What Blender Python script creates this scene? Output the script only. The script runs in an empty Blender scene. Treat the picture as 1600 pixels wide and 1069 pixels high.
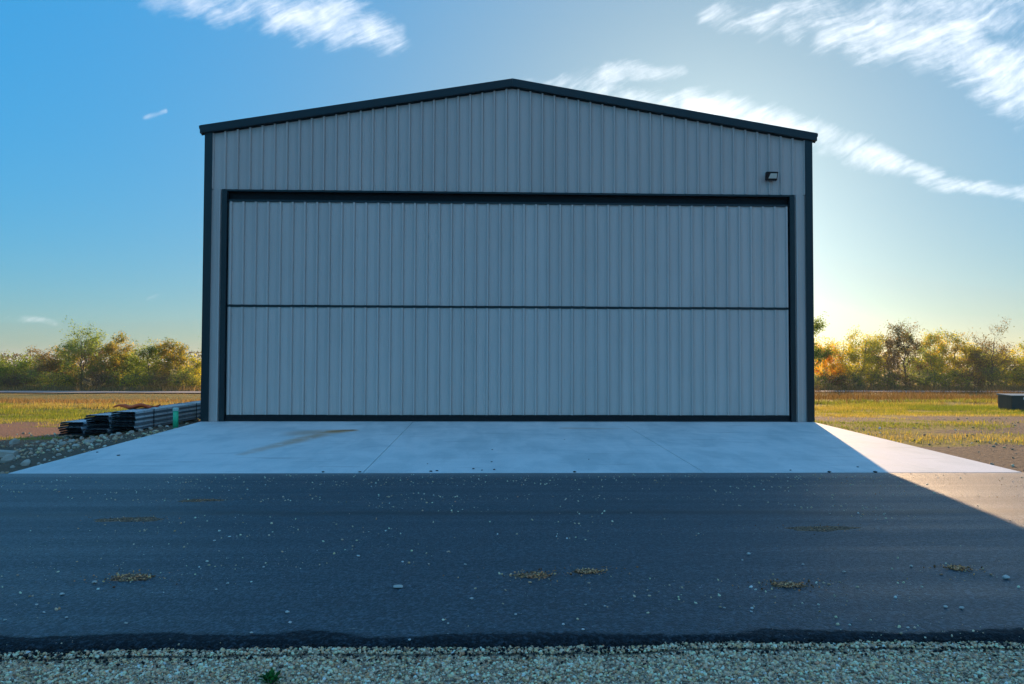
import bpy, math, random
import numpy as np
from mathutils import Vector, Matrix, Quaternion

random.seed(7)
RNG = np.random.default_rng(11)
scene = bpy.context.scene
COL = scene.collection
R = math.radians

# ------------------------------------------------------------------ camera
CAM = Vector((-0.545, -18.441, 1.458))
YAW, PIT, ROL = 0.03012, 0.02900, 0.00328
F_PX = 1150.0
fw = Vector((math.sin(YAW) * math.cos(PIT), math.cos(YAW) * math.cos(PIT), math.sin(PIT)))
rt = Vector((math.cos(YAW), -math.sin(YAW), 0))
up = rt.cross(fw)
rt2 = rt * math.cos(ROL) + up * math.sin(ROL)
up2 = -rt * math.sin(ROL) + up * math.cos(ROL)
cam_data = bpy.data.cameras.new('camera')
cam = bpy.data.objects.new('camera', cam_data)
COL.objects.link(cam)
m = Matrix((rt2, up2, -fw)).transposed().to_4x4()
m.translation = CAM
cam.matrix_world = m
cam_data.sensor_width = 36
cam_data.lens = F_PX / 1600 * 36
cam_data.clip_start = 0.05
cam_data.clip_end = 8000
scene.camera = cam

# ------------------------------------------------------------------ light
SUN_AZ, SUN_EL = 16.1, 14.0          # degrees, clockwise from +Y
sd = Vector((math.sin(R(SUN_AZ)) * math.cos(R(SUN_EL)), math.cos(R(SUN_AZ)) * math.cos(R(SUN_EL)), math.sin(R(SUN_EL))))
sun_data = bpy.data.lights.new('sun', 'SUN')
sun_data.energy = 2.35
sun_data.angle = R(0.53)
sun_data.color = (1.0, 0.66, 0.37)
sun = bpy.data.objects.new('sun', sun_data)
COL.objects.link(sun)
sun.rotation_euler = sd.to_track_quat('Z', 'Y').to_euler()
sun.location = (20, 60, 30)

scene.view_settings.view_transform = 'Standard'
scene.view_settings.look = 'None'
scene.view_settings.exposure = 1.78
scene.view_settings.gamma = 1
scene.view_settings.use_curve_mapping = False
scene.cycles.max_bounces = 8
scene.cycles.diffuse_bounces = 4
scene.cycles.transmission_bounces = 6
scene.cycles.transparent_max_bounces = 8
scene.cycles.use_denoising = True
scene.cycles.sample_clamp_indirect = 6.0

# ------------------------------------------------------------------ node helper
class NT:
    def __init__(s, tree):
        s.t = tree
        s.n = tree.nodes
        s.l = tree.links
    def new(s, typ, **kw):
        n = s.n.new(typ)
        for k, v in kw.items():
            setattr(n, k, v)
        return n
    def put(s, sock, v):
        if hasattr(v, 'is_output') or isinstance(v, bpy.types.NodeSocket):
            s.l.new(v, sock)
        else:
            sock.default_value = v
    def math(s, op, a, b=0.0, c=0.0, clamp=False):
        n = s.new('ShaderNodeMath', operation=op, use_clamp=clamp)
        s.put(n.inputs[0], a); s.put(n.inputs[1], b); s.put(n.inputs[2], c)
        return n.outputs[0]
    def vmath(s, op, a, b=(0, 0, 0), out=0):
        n = s.new('ShaderNodeVectorMath', operation=op)
        s.put(n.inputs[0], a); s.put(n.inputs[1], b)
        return n.outputs[out]
    def scale(s, a, f):
        n = s.new('ShaderNodeVectorMath', operation='SCALE')
        s.put(n.inputs[0], a); s.put(n.inputs['Scale'], f)
        return n.outputs[0]
    def ramp(s, v, a, b, lo=0.0, hi=1.0, smooth=True):
        n = s.new('ShaderNodeMapRange', interpolation_type='SMOOTHSTEP' if smooth else 'LINEAR')
        s.put(n.inputs[0], v); n.inputs[1].default_value = a; n.inputs[2].default_value = b
        s.put(n.inputs[3], lo); s.put(n.inputs[4], hi)
        return n.outputs[0]
    def noise(s, vec, scale, detail=4, rough=0.5, dist=0.0, out=0):
        n = s.new('ShaderNodeTexNoise')
        if vec is not None: s.l.new(vec, n.inputs['Vector'])
        n.inputs['Scale'].default_value = scale; n.inputs['Detail'].default_value = detail
        n.inputs['Roughness'].default_value = rough; n.inputs['Distortion'].default_value = dist
        return n.outputs[out]
    def voronoi(s, vec, scale, out=0, feature='F1'):
        n = s.new('ShaderNodeTexVoronoi', feature=feature)
        if vec is not None: s.l.new(vec, n.inputs['Vector'])
        n.inputs['Scale'].default_value = scale
        return n.outputs[out]
    def mix(s, f, a, b, blend='MIX'):
        n = s.new('ShaderNodeMix', data_type='RGBA', blend_type=blend)
        s.put(n.inputs[0], f)
        s.put(n.inputs[6], a if not isinstance(a, tuple) or len(a) == 4 else (*a, 1))
        s.put(n.inputs[7], b if not isinstance(b, tuple) or len(b) == 4 else (*b, 1))
        return n.outputs[2]
    def sep(s, v):
        n = s.new('ShaderNodeSeparateXYZ'); s.l.new(v, n.inputs[0]); return n.outputs
    def comb(s, x, y, z):
        n = s.new('ShaderNodeCombineXYZ')
        s.put(n.inputs[0], x); s.put(n.inputs[1], y); s.put(n.inputs[2], z)
        return n.outputs[0]
    def mapping(s, v, scale=(1, 1, 1), rot=(0, 0, 0), loc=(0, 0, 0)):
        n = s.new('ShaderNodeMapping'); s.l.new(v, n.inputs[0])
        n.inputs[1].default_value = loc; n.inputs[2].default_value = rot; n.inputs[3].default_value = scale
        return n.outputs[0]
    def bump(s, h, strength, dist, normal=None):
        n = s.new('ShaderNodeBump')
        n.inputs['Strength'].default_value = strength; n.inputs['Distance'].default_value = dist
        s.l.new(h, n.inputs['Height'])
        if normal is not None: s.l.new(normal, n.inputs['Normal'])
        return n.outputs[0]

# ------------------------------------------------------------------ sky
world = bpy.data.worlds.new('World')
scene.world = world
world.use_nodes = True
w = NT(world.node_tree)
w.n.clear()
sky = w.new('ShaderNodeTexSky', sky_type='NISHITA')
sky.sun_disc = False
sky.sun_elevation = R(SUN_EL)
sky.sun_rotation = R(SUN_AZ)
sky.altitude = 0
sky.air_density = 0.8
sky.dust_density = 0.9
sky.ozone_density = 5.0
tc = w.new('ShaderNodeTexCoord')
dirv = tc.outputs['Generated']
dx, dy, dz = w.sep(dirv)[:3]
ysafe = w.math('MAXIMUM', dy, 0.05)
# directions written as slopes (east / north, up / north): fixed to the world's sky
U = w.math('DIVIDE', dx, ysafe)
V = w.math('DIVIDE', dz, ysafe)
uv = w.comb(U, V, 0.0)
warp = w.noise(uv, 6.0, 3, 0.5, out=1)
uvw = w.vmath('ADD', uv, w.scale(w.vmath('SUBTRACT', warp, (0.5, 0.5, 0.5)), 0.05))
uvw = w.vmath('MULTIPLY', uvw, (1, 1, 0))
def seg(a, b, wa, wb, gain):
    ax, ay = a; bx_, by_ = b
    ab = (bx_ - ax, by_ - ay, 0)
    L2 = ab[0] ** 2 + ab[1] ** 2
    pa = w.vmath('SUBTRACT', uvw, (ax, ay, 0))
    t = w.math('DIVIDE', w.vmath('DOT_PRODUCT', pa, ab, out=1), L2, clamp=True)
    near = w.vmath('SUBTRACT', pa, w.scale((ab[0], ab[1], 0), t)) if False else None
    sc = w.new('ShaderNodeVectorMath', operation='SCALE')
    sc.inputs[0].default_value = ab; w.l.new(t, sc.inputs['Scale'])
    d = w.vmath('LENGTH', w.vmath('SUBTRACT', pa, sc.outputs[0]), out=1)
    wd = w.math('MULTIPLY_ADD', t, wb - wa, wa)
    q = w.math('DIVIDE', d, wd)
    return w.ramp(q, 0.05, 1.0, gain, 0.0)
segs = [
    ((-0.56, 0.510), (-0.407, 0.496), 0.046, 0.062, .75), ((-0.407, 0.496), (-0.303, 0.484), 0.062, 0.075, .9),
    ((-0.303, 0.484), (-0.20, 0.468), 0.075, 0.083, 1), ((-0.20, 0.468), (-0.135, 0.450), 0.070, 0.062, .9),
    ((0.31, 0.483), (0.475, 0.462), 0.046, 0.094, .75), ((0.475, 0.462), (0.657, 0.455), 0.094, 0.125, .95),
    ((0.40, 0.492), (0.78, 0.500), 0.062, 0.104, .8), ((0.62, 0.450), (0.80, 0.385), 0.104, 0.114, 1),
    ((0.80, 0.385), (1.1, 0.40), 0.114, 0.146, .9),
    ((0.05, 0.383), (0.16, 0.400), 0.038, 0.049, .7), ((0.16, 0.400), (0.265, 0.413), 0.049, 0.025, .85),
    ((0.13, 0.375), (0.30, 0.350), 0.073, 0.062, .8), ((0.28, 0.362), (0.384, 0.337), 0.062, 0.055, 1),
    ((0.384, 0.337), (0.52, 0.292), 0.055, 0.055, .9), ((0.52, 0.290), (0.62, 0.256), 0.049, 0.038, .9),
    ((0.60, 0.250), (0.80, 0.242), 0.038, 0.027, .85), ((0.80, 0.242), (1.2, 0.20), 0.027, 0.042, .7),
    ((-0.70, 0.058), (-0.585, 0.050), 0.023, 0.013, .68), ((-0.462, 0.336), (-0.436, 0.342), 0.013, 0.010, .7),
    ((-0.463, 0.097), (-0.438, 0.100), 0.013, 0.010, .68),
]
mask = None
for sgm in segs:
    k = seg(*sgm)
    mask = k if mask is None else w.math('MAXIMUM', mask, k)
mask = w.math('MULTIPLY', mask, w.ramp(dy, 0.15, 0.4))
# unseen cirrus, thickened to brighten the fill light, laid on a high flat layer
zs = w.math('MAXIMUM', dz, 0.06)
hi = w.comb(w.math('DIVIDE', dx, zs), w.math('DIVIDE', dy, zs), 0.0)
fill_cirrus = w.ramp(w.noise(hi, 0.55, 3, 0.5), 0.41, 0.58, 0.0, 0.95)
fill_cirrus = w.math('MULTIPLY', fill_cirrus, w.ramp(dy, 0.62, 0.35))
fill_cirrus = w.math('MULTIPLY', fill_cirrus, w.ramp(dz, 0.06, 0.2))
mask = w.math('MAXIMUM', mask, fill_cirrus)
st_in = w.mapping(uvw, rot=(0, 0, R(-27)))
streak = w.noise(w.mapping(st_in, scale=(7, 42, 1)), 1.0, 6, 0.62, 0.5)
fine = w.noise(w.mapping(st_in, scale=(22, 120, 1)), 1.0, 5, 0.65, 0.3)
puff = w.noise(uvw, 26.0, 5, 0.6)
tex = w.math('ADD', w.math('MULTIPLY', streak, 0.48), w.math('ADD', w.math('MULTIPLY', fine, 0.22), w.math('MULTIPLY', puff, 0.34)))
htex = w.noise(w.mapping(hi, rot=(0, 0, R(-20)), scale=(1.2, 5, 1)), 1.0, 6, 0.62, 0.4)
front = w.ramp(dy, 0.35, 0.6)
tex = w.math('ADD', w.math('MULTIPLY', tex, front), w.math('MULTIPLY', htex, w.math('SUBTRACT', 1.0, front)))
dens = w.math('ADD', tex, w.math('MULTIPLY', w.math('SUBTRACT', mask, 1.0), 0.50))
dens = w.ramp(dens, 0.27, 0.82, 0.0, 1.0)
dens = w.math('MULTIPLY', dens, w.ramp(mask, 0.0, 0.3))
hsv = w.new('ShaderNodeHueSaturation')
hsv.inputs['Saturation'].default_value = 1.2
hsv.inputs['Hue'].default_value = 0.489
# the photograph is developed with a soft shoulder: the whole dome is compressed by one power law
bw = w.new('ShaderNodeRGBToBW'); w.l.new(sky.outputs[0], bw.inputs[0])
SKY_POW, SKY_GAIN, SKY_SQ = 0.20, 0.79, 0.0025
lum = w.math('MAXIMUM', bw.outputs[0], 0.02)
comp = w.scale(sky.outputs[0], w.math('MULTIPLY_ADD', w.math('POWER', lum, SKY_POW - 1.0), SKY_GAIN, w.math('MULTIPLY', lum, SKY_SQ)))
comp = w.vmath('MULTIPLY', comp, (0.96, 1.055, 0.965))
w.l.new(comp, hsv.inputs['Color'])
cd = w.vmath('DOT_PRODUCT', dirv, tuple(sd), out=1)
bright = w.ramp(cd, 0.7, 1.0, 3.0, 4.2)
cloudc = w.new('ShaderNodeVectorMath', operation='SCALE')
cloudc.inputs[0].default_value = (0.97, 0.99, 1.03)
w.l.new(bright, cloudc.inputs['Scale'])
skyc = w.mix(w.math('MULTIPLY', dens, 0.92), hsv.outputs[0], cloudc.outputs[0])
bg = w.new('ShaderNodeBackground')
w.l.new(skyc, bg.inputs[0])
bg.inputs[1].default_value = 0.12
wo = w.new('ShaderNodeOutputWorld')
w.l.new(bg.outputs[0], wo.inputs[0])

# ------------------------------------------------------------------ materials
MATS = {}
def newmat(name):
    mt = bpy.data.materials.new(name)
    mt.use_nodes = True
    t = NT(mt.node_tree)
    b = t.n['Principled BSDF']
    MATS[name] = mt
    return mt, t, b
def objco(t):
    return t.new('ShaderNodeTexCoord').outputs['Object']
def worldpos(t):
    return t.new('ShaderNodeNewGeometry').outputs['Position']

def painted_metal(name, col, rough=0.42, wav=0.25, dirt=0.25, spec=0.5):
    mt, t, b = newmat(name)
    p = worldpos(t)
    n1 = t.noise(t.mapping(p, scale=(1.1, 1.1, 0.22)), 1.3, 5, 0.6)
    n2 = t.noise(t.mapping(p, scale=(9, 9, 0.7)), 1.0, 5, 0.65)
    oi = t.new('ShaderNodeObjectInfo').outputs['Random']
    k = t.math('ADD', t.math('MULTIPLY', n1, 0.5), t.math('MULTIPLY', n2, 0.5))
    k = t.math('ADD', k, t.math('MULTIPLY', t.math('SUBTRACT', oi, 0.5), 0.16))
    f = t.ramp(k, 0.30, 0.72, 1.0 - dirt, 1.0 + dirt * 0.35)
    c = t.scale((0, 0, 0), f)
    c.node.inputs[0].default_value = col
    t.l.new(c, b.inputs['Base Color'])
    b.inputs['Roughness'].default_value = rough
    t.l.new(t.ramp(n2, 0.3, 0.7, rough - .06, rough + .1), b.inputs['Roughness'])
    b.inputs['Specular IOR Level'].default_value = spec
    h = t.noise(t.mapping(p, scale=(1.2, 1.2, 0.55)), 2.0, 2, 0.4)
    t.l.new(t.bump(h, wav, 0.02), b.inputs['Normal'])
    return mt
painted_metal('stone_paint', (0.60, 0.505, 0.46), 0.45, 0.15, 0.08, 0.4)
painted_metal('door_paint', (0.625, 0.53, 0.485), 0.45, 0.15, 0.08, 0.4)
painted_metal('dark_trim', (0.012, 0.022, 0.026), 0.42, 0.2, 0.3, 0.45)
painted_metal('black_steel', (0.010, 0.010, 0.012), 0.6, 0.1, 0.3, 0.3)
painted_metal('roof_metal', (0.30, 0.31, 0.31), 0.4, 0.2, 0.2)
painted_metal('sheet_steel', (0.58, 0.64, 0.68), 0.30, 0.2, 0.25)
MATS['sheet_steel'].node_tree.nodes['Principled BSDF'].inputs['Metallic'].default_value = 0.0
painted_metal('sheet_dark', (0.14, 0.165, 0.19), 0.5, 0.2, 0.3)
painted_metal('box_green', (0.030, 0.045, 0.040), 0.5, 0.1, 0.3)
painted_metal('box_lid', (0.20, 0.24, 0.23), 0.42, 0.1, 0.2)
painted_metal('white_label', (0.72, 0.73, 0.72), 0.5, 0.0, 0.2)
painted_metal('green_pvc', (0.04, 0.62, 0.30), 0.4, 0.0, 0.15)
painted_metal('pale_cap', (0.45, 0.68, 0.60), 0.45, 0.0, 0.15)
painted_metal('lamp_black', (0.012, 0.012, 0.014), 0.45, 0.0, 0.2)
painted_metal('galvanised', (0.5, 0.5, 0.5), 0.35, 0.0, 0.2)
mt, t, b = newmat('lamp_glass')
b.inputs['Base Color'].default_value = (0.72, 0.69, 0.60, 1)
b.inputs['Roughness'].default_value = 0.18
b.inputs['Coat Weight'].default_value = 0.6
mt, t, b = newmat('orange_cloth')
p = worldpos(t)
t.l.new(t.mix(t.noise(p, 9, 3), (0.85, 0.08, 0.01), (0.90, 0.15, 0.03)), b.inputs['Base Color'])
b.inputs['Roughness'].default_value = 0.8
mt, t, b = newmat('wood')
p = worldpos(t)
t.l.new(t.mix(t.noise(t.mapping(p, scale=(2, 30, 30)), 2, 4), (0.22, 0.14, 0.08), (0.36, 0.25, 0.15)), b.inputs['Base Color'])
b.inputs['Roughness'].default_value = 0.8

# concrete apron
mt, t, b = newmat('concrete')
p = worldpos(t)
big = t.noise(p, 0.55, 5, 0.6, 0.4)
mid = t.noise(t.mapping(p, scale=(1, 0.35, 1)), 2.2, 6, 0.62, 0.6)
fin = t.noise(p, 55, 4, 0.6)
brm = t.noise(t.mapping(p, scale=(3, 90, 1)), 1.0, 3, 0.6)
oi = t.new('ShaderNodeObjectInfo').outputs['Random']
k = t.math('ADD', t.math('MULTIPLY', big, 0.55), t.math('MULTIPLY', mid, 0.45))
k = t.math('ADD', k, t.math('MULTIPLY', t.math('SUBTRACT', oi, .5), .05))
c = t.mix(t.ramp(k, 0.36, 0.62), (0.52, 0.57, 0.565), (0.75, 0.745, 0.72))
c = t.mix(t.math('MULTIPLY', t.ramp(fin, 0.35, 0.75), 0.18), c, (0.34, 0.33, 0.31))
c = t.mix(t.math('MULTIPLY', t.ramp(brm, 0.5, 0.75), 0.10), c, (0.36, 0.35, 0.34))
px_, py_, pz_ = t.sep(p)[:3]
# rust run-off: a streak that fans out downhill from one spot
def streak_mask(x0, y0, x1, y1, w0, w1, nscale):
    ab = (x1 - x0, y1 - y0, 0); L2 = ab[0] ** 2 + ab[1] ** 2
    wq = t.vmath('ADD', p, t.scale(t.vmath('SUBTRACT', t.noise(p, 2.2, 4, .6, out=1), (.5, .5, .5)), 0.30))
    pa = t.vmath('MULTIPLY', t.vmath('SUBTRACT', wq, (x0, y0, 0)), (1, 1, 0))
    tt = t.math('DIVIDE', t.vmath('DOT_PRODUCT', pa, ab, out=1), L2, clamp=True)
    sc = t.new('ShaderNodeVectorMath', operation='SCALE'); sc.inputs[0].default_value = ab; t.l.new(tt, sc.inputs['Scale'])
    d = t.vmath('LENGTH', t.vmath('SUBTRACT', pa, sc.outputs[0]), out=1)
    q = t.math('DIVIDE', d, t.math('MULTIPLY_ADD', tt, w1 - w0, w0))
    base = t.ramp(q, 0.1, 1.0, 1.0, 0.0)
    fade = t.ramp(tt, 0.35, 1.0, 1.0, 0.55)
    nz = t.ramp(t.noise(p, nscale, 5, 0.65), 0.24, 0.50)
    return t.math('MULTIPLY', t.math('MULTIPLY', base, fade), nz)
rust = t.math('MAXIMUM', streak_mask(-3.62, -1.85, -4.35, -2.35, 0.26, 0.85, 2.2), t.math('MULTIPLY', streak_mask(-4.15, -2.7, -4.85, -5.4, 0.42, 0.22, 2.5), 0.65))
rust = t.math('MAXIMUM', rust, t.math('MULTIPLY', streak_mask(1.2, -1.4, 2.6, -1.5, .25, .1, 5), .35))
c = t.mix(t.math('MULTIPLY', rust, 0.95), c, (0.52, 0.21, 0.04))
core = streak_mask(-3.60, -1.80, -4.0, -2.05, 0.10, 0.05, 7)
c = t.mix(t.math('MULTIPLY', core, 0.8), c, (0.07, 0.045, 0.035))
# tyre scuffs
sc1 = t.noise(t.mapping(p, scale=(0.6, 5, 1), rot=(0, 0, R(8))), 1.0, 4, 0.6)
c = t.mix(t.ramp(sc1, 0.56, 0.76, 0, .40), c, (0.24, 0.235, 0.23))
t.l.new(c, b.inputs['Base Color'])
b.inputs['Roughness'].default_value = 0.72
t.l.new(t.ramp(k, 0.3, 0.7, 0.62, 0.8), b.inputs['Roughness'])
b.inputs['Specular IOR Level'].default_value = 0.4
t.l.new(t.bump(t.math('ADD', fin, t.math('MULTIPLY', brm, 0.4)), 0.25, 0.004), b.inputs['Normal'])

# asphalt
mt, t, b = newmat('asphalt')
p = worldpos(t)
px_, py_, pz_ = t.sep(p)[:3]
agg = t.voronoi(p, 70, 0)
aggc = t.voronoi(p, 70, 1)
agv = t.sep(aggc)[0]
big = t.noise(t.mapping(p, scale=(0.25, 1.3, 1)), 1.0, 5, 0.6)
lane = t.noise(t.mapping(p, scale=(0.10, 2.6, 1)), 1.0, 4, 0.55, 0.2)
fin = t.noise(p, 160, 3, 0.6)
c = t.mix(t.ramp(agv, 0.1, 0.95), (0.008, 0.018, 0.027), (0.090, 0.122, 0.150))
c = t.mix(t.ramp(lane, 0.40, 0.66, 0, .5), c, (0.070, 0.078, 0.086))
c = t.mix(t.ramp(big, 0.55, 0.75, 0, .35), c, (0.028, 0.029, 0.031))
# bright crushed-stone chips within the mix
chip = t.voronoi(p, 40, 0)
chv = t.sep(t.voronoi(p, 40, 1))[1]
chm = t.math('MULTIPLY', t.ramp(chip, 0.10, 0.22, 1, 0), t.ramp(chv, 0.84, 0.90))
c = t.mix(t.math('MULTIPLY', chm, .8), c, (0.40, 0.39, 0.36))
# pale stone dust ground in along the wheel tracks
ds = t.noise(t.mapping(p, scale=(2.2, 13, 1)), 1.0, 5, 0.7)
dsm = t.ramp(ds, 0.655, 0.74, 0, .8)
c = t.mix(dsm, c, (0.34, 0.33, 0.31))
ds2 = t.noise(t.mapping(p, scale=(0.55, 1.7, 1), loc=(4, 2, 0)), 1.0, 5, 0.6)
c = t.mix(t.ramp(ds2, 0.64, 0.80, 0, .22), c, (0.17, 0.12, 0.08))
sp_ = t.noise(t.mapping(p, scale=(32, 24, 1)), 1.0, 3, .85)
c = t.mix(t.ramp(sp_, .42, .58, .75, 0), c, (0.010, 0.013, 0.018))
# paving seam and the dusty strip against the apron
wob = t.math('MULTIPLY_ADD', t.noise(t.mapping(p, scale=(.5, 0, 0)), 1.0, 2), 0.5, py_)
seam = t.ramp(t.math('ABSOLUTE', t.math('ADD', wob, 10.85)), 0.03, 0.24, 1, 0)
c = t.mix(t.math('MULTIPLY', seam, .8), c, (0.016, 0.016, 0.018))
dust = t.math('MULTIPLY', t.ramp(t.math('ADD', py_, t.math('MULTIPLY', big, 0.5)), -7.75, -7.15), 0.6)
c = t.mix(dust, c, (0.19, 0.185, 0.18))
# fresh tack at the near edge
ed = t.math('ADD', py_, t.math('MULTIPLY', t.noise(t.mapping(p, scale=(1.6, 1.6, 0)), 1.0, 4, .6), 0.34))
ed = t.math('ADD', ed, t.math('MULTIPLY', t.noise(p, 45, 3, .7), .07))
ed = t.math('SUBTRACT', ed, t.ramp(px_, -1.35, -1.0, .075, 0))
edge = t.ramp(ed, -14.655, -14.605, 1, 0)
c = t.mix(t.math('MULTIPLY', edge, t.ramp(sp_, .35, .65, .95, .55)), c, (0.008, 0.009, 0.011))
t.l.new(c, b.inputs['Base Color'])
b.inputs['Roughness'].default_value = 0.62
t.l.new(t.math('MAXIMUM', t.ramp(lane, .3, .7, .48, .62), t.math('MULTIPLY', edge, .85)), b.inputs['Roughness'])
t.l.new(t.math('MULTIPLY_ADD', edge, -.45, .65), b.inputs['Specular IOR Level'])
hh = t.math('ADD', t.math('MULTIPLY', agg, -1.0), t.math('MULTIPLY', fin, 0.7))
t.l.new(t.bump(hh, 0.8, 0.008), b.inputs['Normal'])

# soil / terrain: vertex attribute 'turf' says where grass grows, 'red' where the soil is red
mt, t, b = newmat('soil')
p = worldpos(t)
at = t.new('ShaderNodeAttribute', attribute_name='turf').outputs['Fac']
ar = t.new('ShaderNodeAttribute', attribute_name='red').outputs['Fac']
n1 = t.noise(p, 0.8, 6, 0.65)
n2 = t.noise(p, 7, 6, 0.7)
vor = t.voronoi(p, 14, 0)
vc = t.sep(t.voronoi(p, 14, 1))[0]
soil = t.mix(n2, (0.085, 0.058, 0.038), (0.19, 0.13, 0.085))
redc = t.mix(n2, (0.17, 0.085, 0.05), (0.34, 0.17, 0.095))
soil = t.mix(ar, soil, redc)
stone = t.math('MULTIPLY', t.ramp(vor, 0.12, 0.30, 1, 0), t.ramp(vc, 0.70, 0.74))
soil = t.mix(t.math('MULTIPLY', stone, .7), soil, (0.36, 0.33, 0.28))
turf = t.mix(t.ramp(n1, .35, .65), (0.16, 0.13, 0.02), (0.28, 0.20, 0.04))
c = t.mix(t.ramp(t.math('ADD', at, t.math('MULTIPLY', t.math('SUBTRACT', n2, .5), .8)), .3, .75), soil, turf)
t.l.new(c, b.inputs['Base Color'])
b.inputs['Roughness'].default_value = 0.95
b.inputs['Specular IOR Level'].default_value = 0.2
t.l.new(t.bump(t.math('ADD', n2, t.math('MULTIPLY', vor, -.6)), 0.7, 0.05), b.inputs['Normal'])

mt, t, b = newmat('far_road')
p = worldpos(t)
t.l.new(t.mix(t.noise(t.mapping(p, scale=(.1, 1, 1)), 1.0, 5, .6), (0.20, 0.165, 0.14), (0.31, 0.26, 0.225)), b.inputs['Base Color'])
b.inputs['Roughness'].default_value = 0.85

def attr_mat(name, rough=0.85, trans=0.0, bump=0.0, spec=0.3):
    mt, t, b = newmat(name)
    a = t.new('ShaderNodeAttribute', attribute_name='col').outputs['Color']
    t.l.new(a, b.inputs['Base Color'])
    b.inputs['Roughness'].default_value = rough
    b.inputs['Specular IOR Level'].default_value = spec
    if bump:
        t.l.new(t.bump(t.noise(worldpos(t), 120, 4, .6), bump, 0.004), b.inputs['Normal'])
    if trans:
        tr = t.new('ShaderNodeBsdfTranslucent')
        br = t.mix(1.0, a, (1.6, 1.5, 0.75), 'MULTIPLY')
        t.l.new(br, tr.inputs[0])
        mx = t.new('ShaderNodeMixShader'); mx.inputs[0].default_value = trans
        t.l.new(b.outputs[0], mx.inputs[1]); t.l.new(tr.outputs[0], mx.inputs[2])
        t.l.new(mx.outputs[0], t.n['Material Output'].inputs[0])
    return mt
attr_mat('leaf', 0.6, 0.72, spec=0.2)
attr_mat('blade', 0.6, 0.55, spec=0.2)
attr_mat('stone_col', 0.85, 0, 0.3)
mt, t, b = newmat('bark')
p = worldpos(t)
t.l.new(t.mix(t.noise(t.mapping(p, scale=(6, 6, 1.5)), 1.5, 5, .65), (0.045, 0.036, 0.030), (0.13, 0.11, 0.095)), b.inputs['Base Color'])
b.inputs['Roughness'].default_value = 0.9
mt, t, b = newmat('limestone')
p = worldpos(t)
oi = t.new('ShaderNodeObjectInfo').outputs['Random']
cc = t.mix(t.noise(p, 9, 5, .65), (0.34, 0.29, 0.23), (0.68, 0.61, 0.51))
cc = t.mix(t.math('MULTIPLY', oi, .45), cc, (0.25, 0.20, 0.145))
t.l.new(cc, b.inputs['Base Color'])
b.inputs['Roughness'].default_value = 0.9
t.l.new(t.bump(t.noise(p, 22, 5, .65), .6, .02), b.inputs['Normal'])
mt, t, b = newmat('white_stone')
p = worldpos(t)
oi = t.new('ShaderNodeObjectInfo').outputs['Random']
cc = t.mix(oi, (0.50, 0.46, 0.40), (0.78, 0.77, 0.74))
t.l.new(t.mix(t.math('MULTIPLY', t.noise(p, 60, 4, .6), .5), cc, (0.30, 0.27, 0.23)), b.inputs['Base Color'])
b.inputs['Roughness'].default_value = 0.85
mt, t, b = newmat('pink_stone')
p = worldpos(t)
t.l.new(t.mix(t.noise(p, 60, 4, .6), (0.36, 0.25, 0.22), (0.60, 0.47, 0.42)), b.inputs['Base Color'])
b.inputs['Roughness'].default_value = 0.85
mt, t, b = newmat('tar')
b.inputs['Base Color'].default_value = (0.012, 0.012, 0.013, 1)
b.inputs['Roughness'].default_value = 0.8
mt, t, b = newmat('patch_dirt')
p = worldpos(t)
vc = t.sep(t.voronoi(p, 70, 1))[0]
t.l.new(t.mix(vc, (0.035, 0.020, 0.012), (0.36, 0.20, 0.11)), b.inputs['Base Color'])
b.inputs['Roughness'].default_value = 0.95
t.l.new(t.bump(t.voronoi(p, 70, 0), .9, .012), b.inputs['Normal'])

# ------------------------------------------------------------------ mesh helpers
def link(o, parent=None):
    COL.objects.link(o)
    if parent is not None: o.parent = parent
    return o
def mesh(name, verts, faces, mat=None, smooth=False):
    me = bpy.data.meshes.new(name)
    me.from_pydata([tuple(v) for v in verts], [], [tuple(f) for f in faces])
    me.update()
    if mat: me.materials.append(MATS[mat])
    if smooth: me.polygons.foreach_set('use_smooth', [True] * len(me.polygons))
    return me
def fastmesh(name, V, Fc, mat, cols=None, smooth=False):
    """V (n,3), Fc (m,k) numpy; cols (n,3) linear per-vertex colour."""
    me = bpy.data.meshes.new(name)
    n, mm, k = len(V), len(Fc), Fc.shape[1]
    me.vertices.add(n); me.vertices.foreach_set('co', np.ascontiguousarray(V, dtype=np.float32).ravel())
    me.loops.add(mm * k); me.loops.foreach_set('vertex_index', np.ascontiguousarray(Fc, dtype=np.int32).ravel())
    me.polygons.add(mm)
    me.polygons.foreach_set('loop_start', np.arange(0, mm * k, k, dtype=np.int32))
    if smooth: me.polygons.foreach_set('use_smooth', np.ones(mm, dtype=bool))
    me.update(calc_edges=True)
    me.validate()
    if cols is not None:
        at = me.color_attributes.new('col', 'FLOAT_COLOR', 'POINT')
        at.data.foreach_set('color', np.concatenate([cols, np.ones((n, 1))], 1).astype(np.float32).ravel())
    me.materials.append(MATS[mat])
    return me
def obj(name, me, parent=None, loc=None, rot=None, scale=None):
    o = bpy.data.objects.new(name, me)
    link(o, parent)
    if loc is not None: o.location = loc
    if rot is not None: o.rotation_euler = rot
    if scale is not None: o.scale = scale
    return o
def tag(o, label, cat=None, group=None, kind=None):
    if label: o['label'] = label
    if cat: o['category'] = cat
    if group: o['group'] = group
    if kind: o['kind'] = kind
    return o
def thing(name, label, cat, loc=(0, 0, 0), rz=0, group=None):
    o = bpy.data.objects.new(name, None)
    COL.objects.link(o)
    o.location = loc; o.rotation_euler = (0, 0, rz); o.empty_display_size = 0.2
    return tag(o, label, cat, group)
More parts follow.
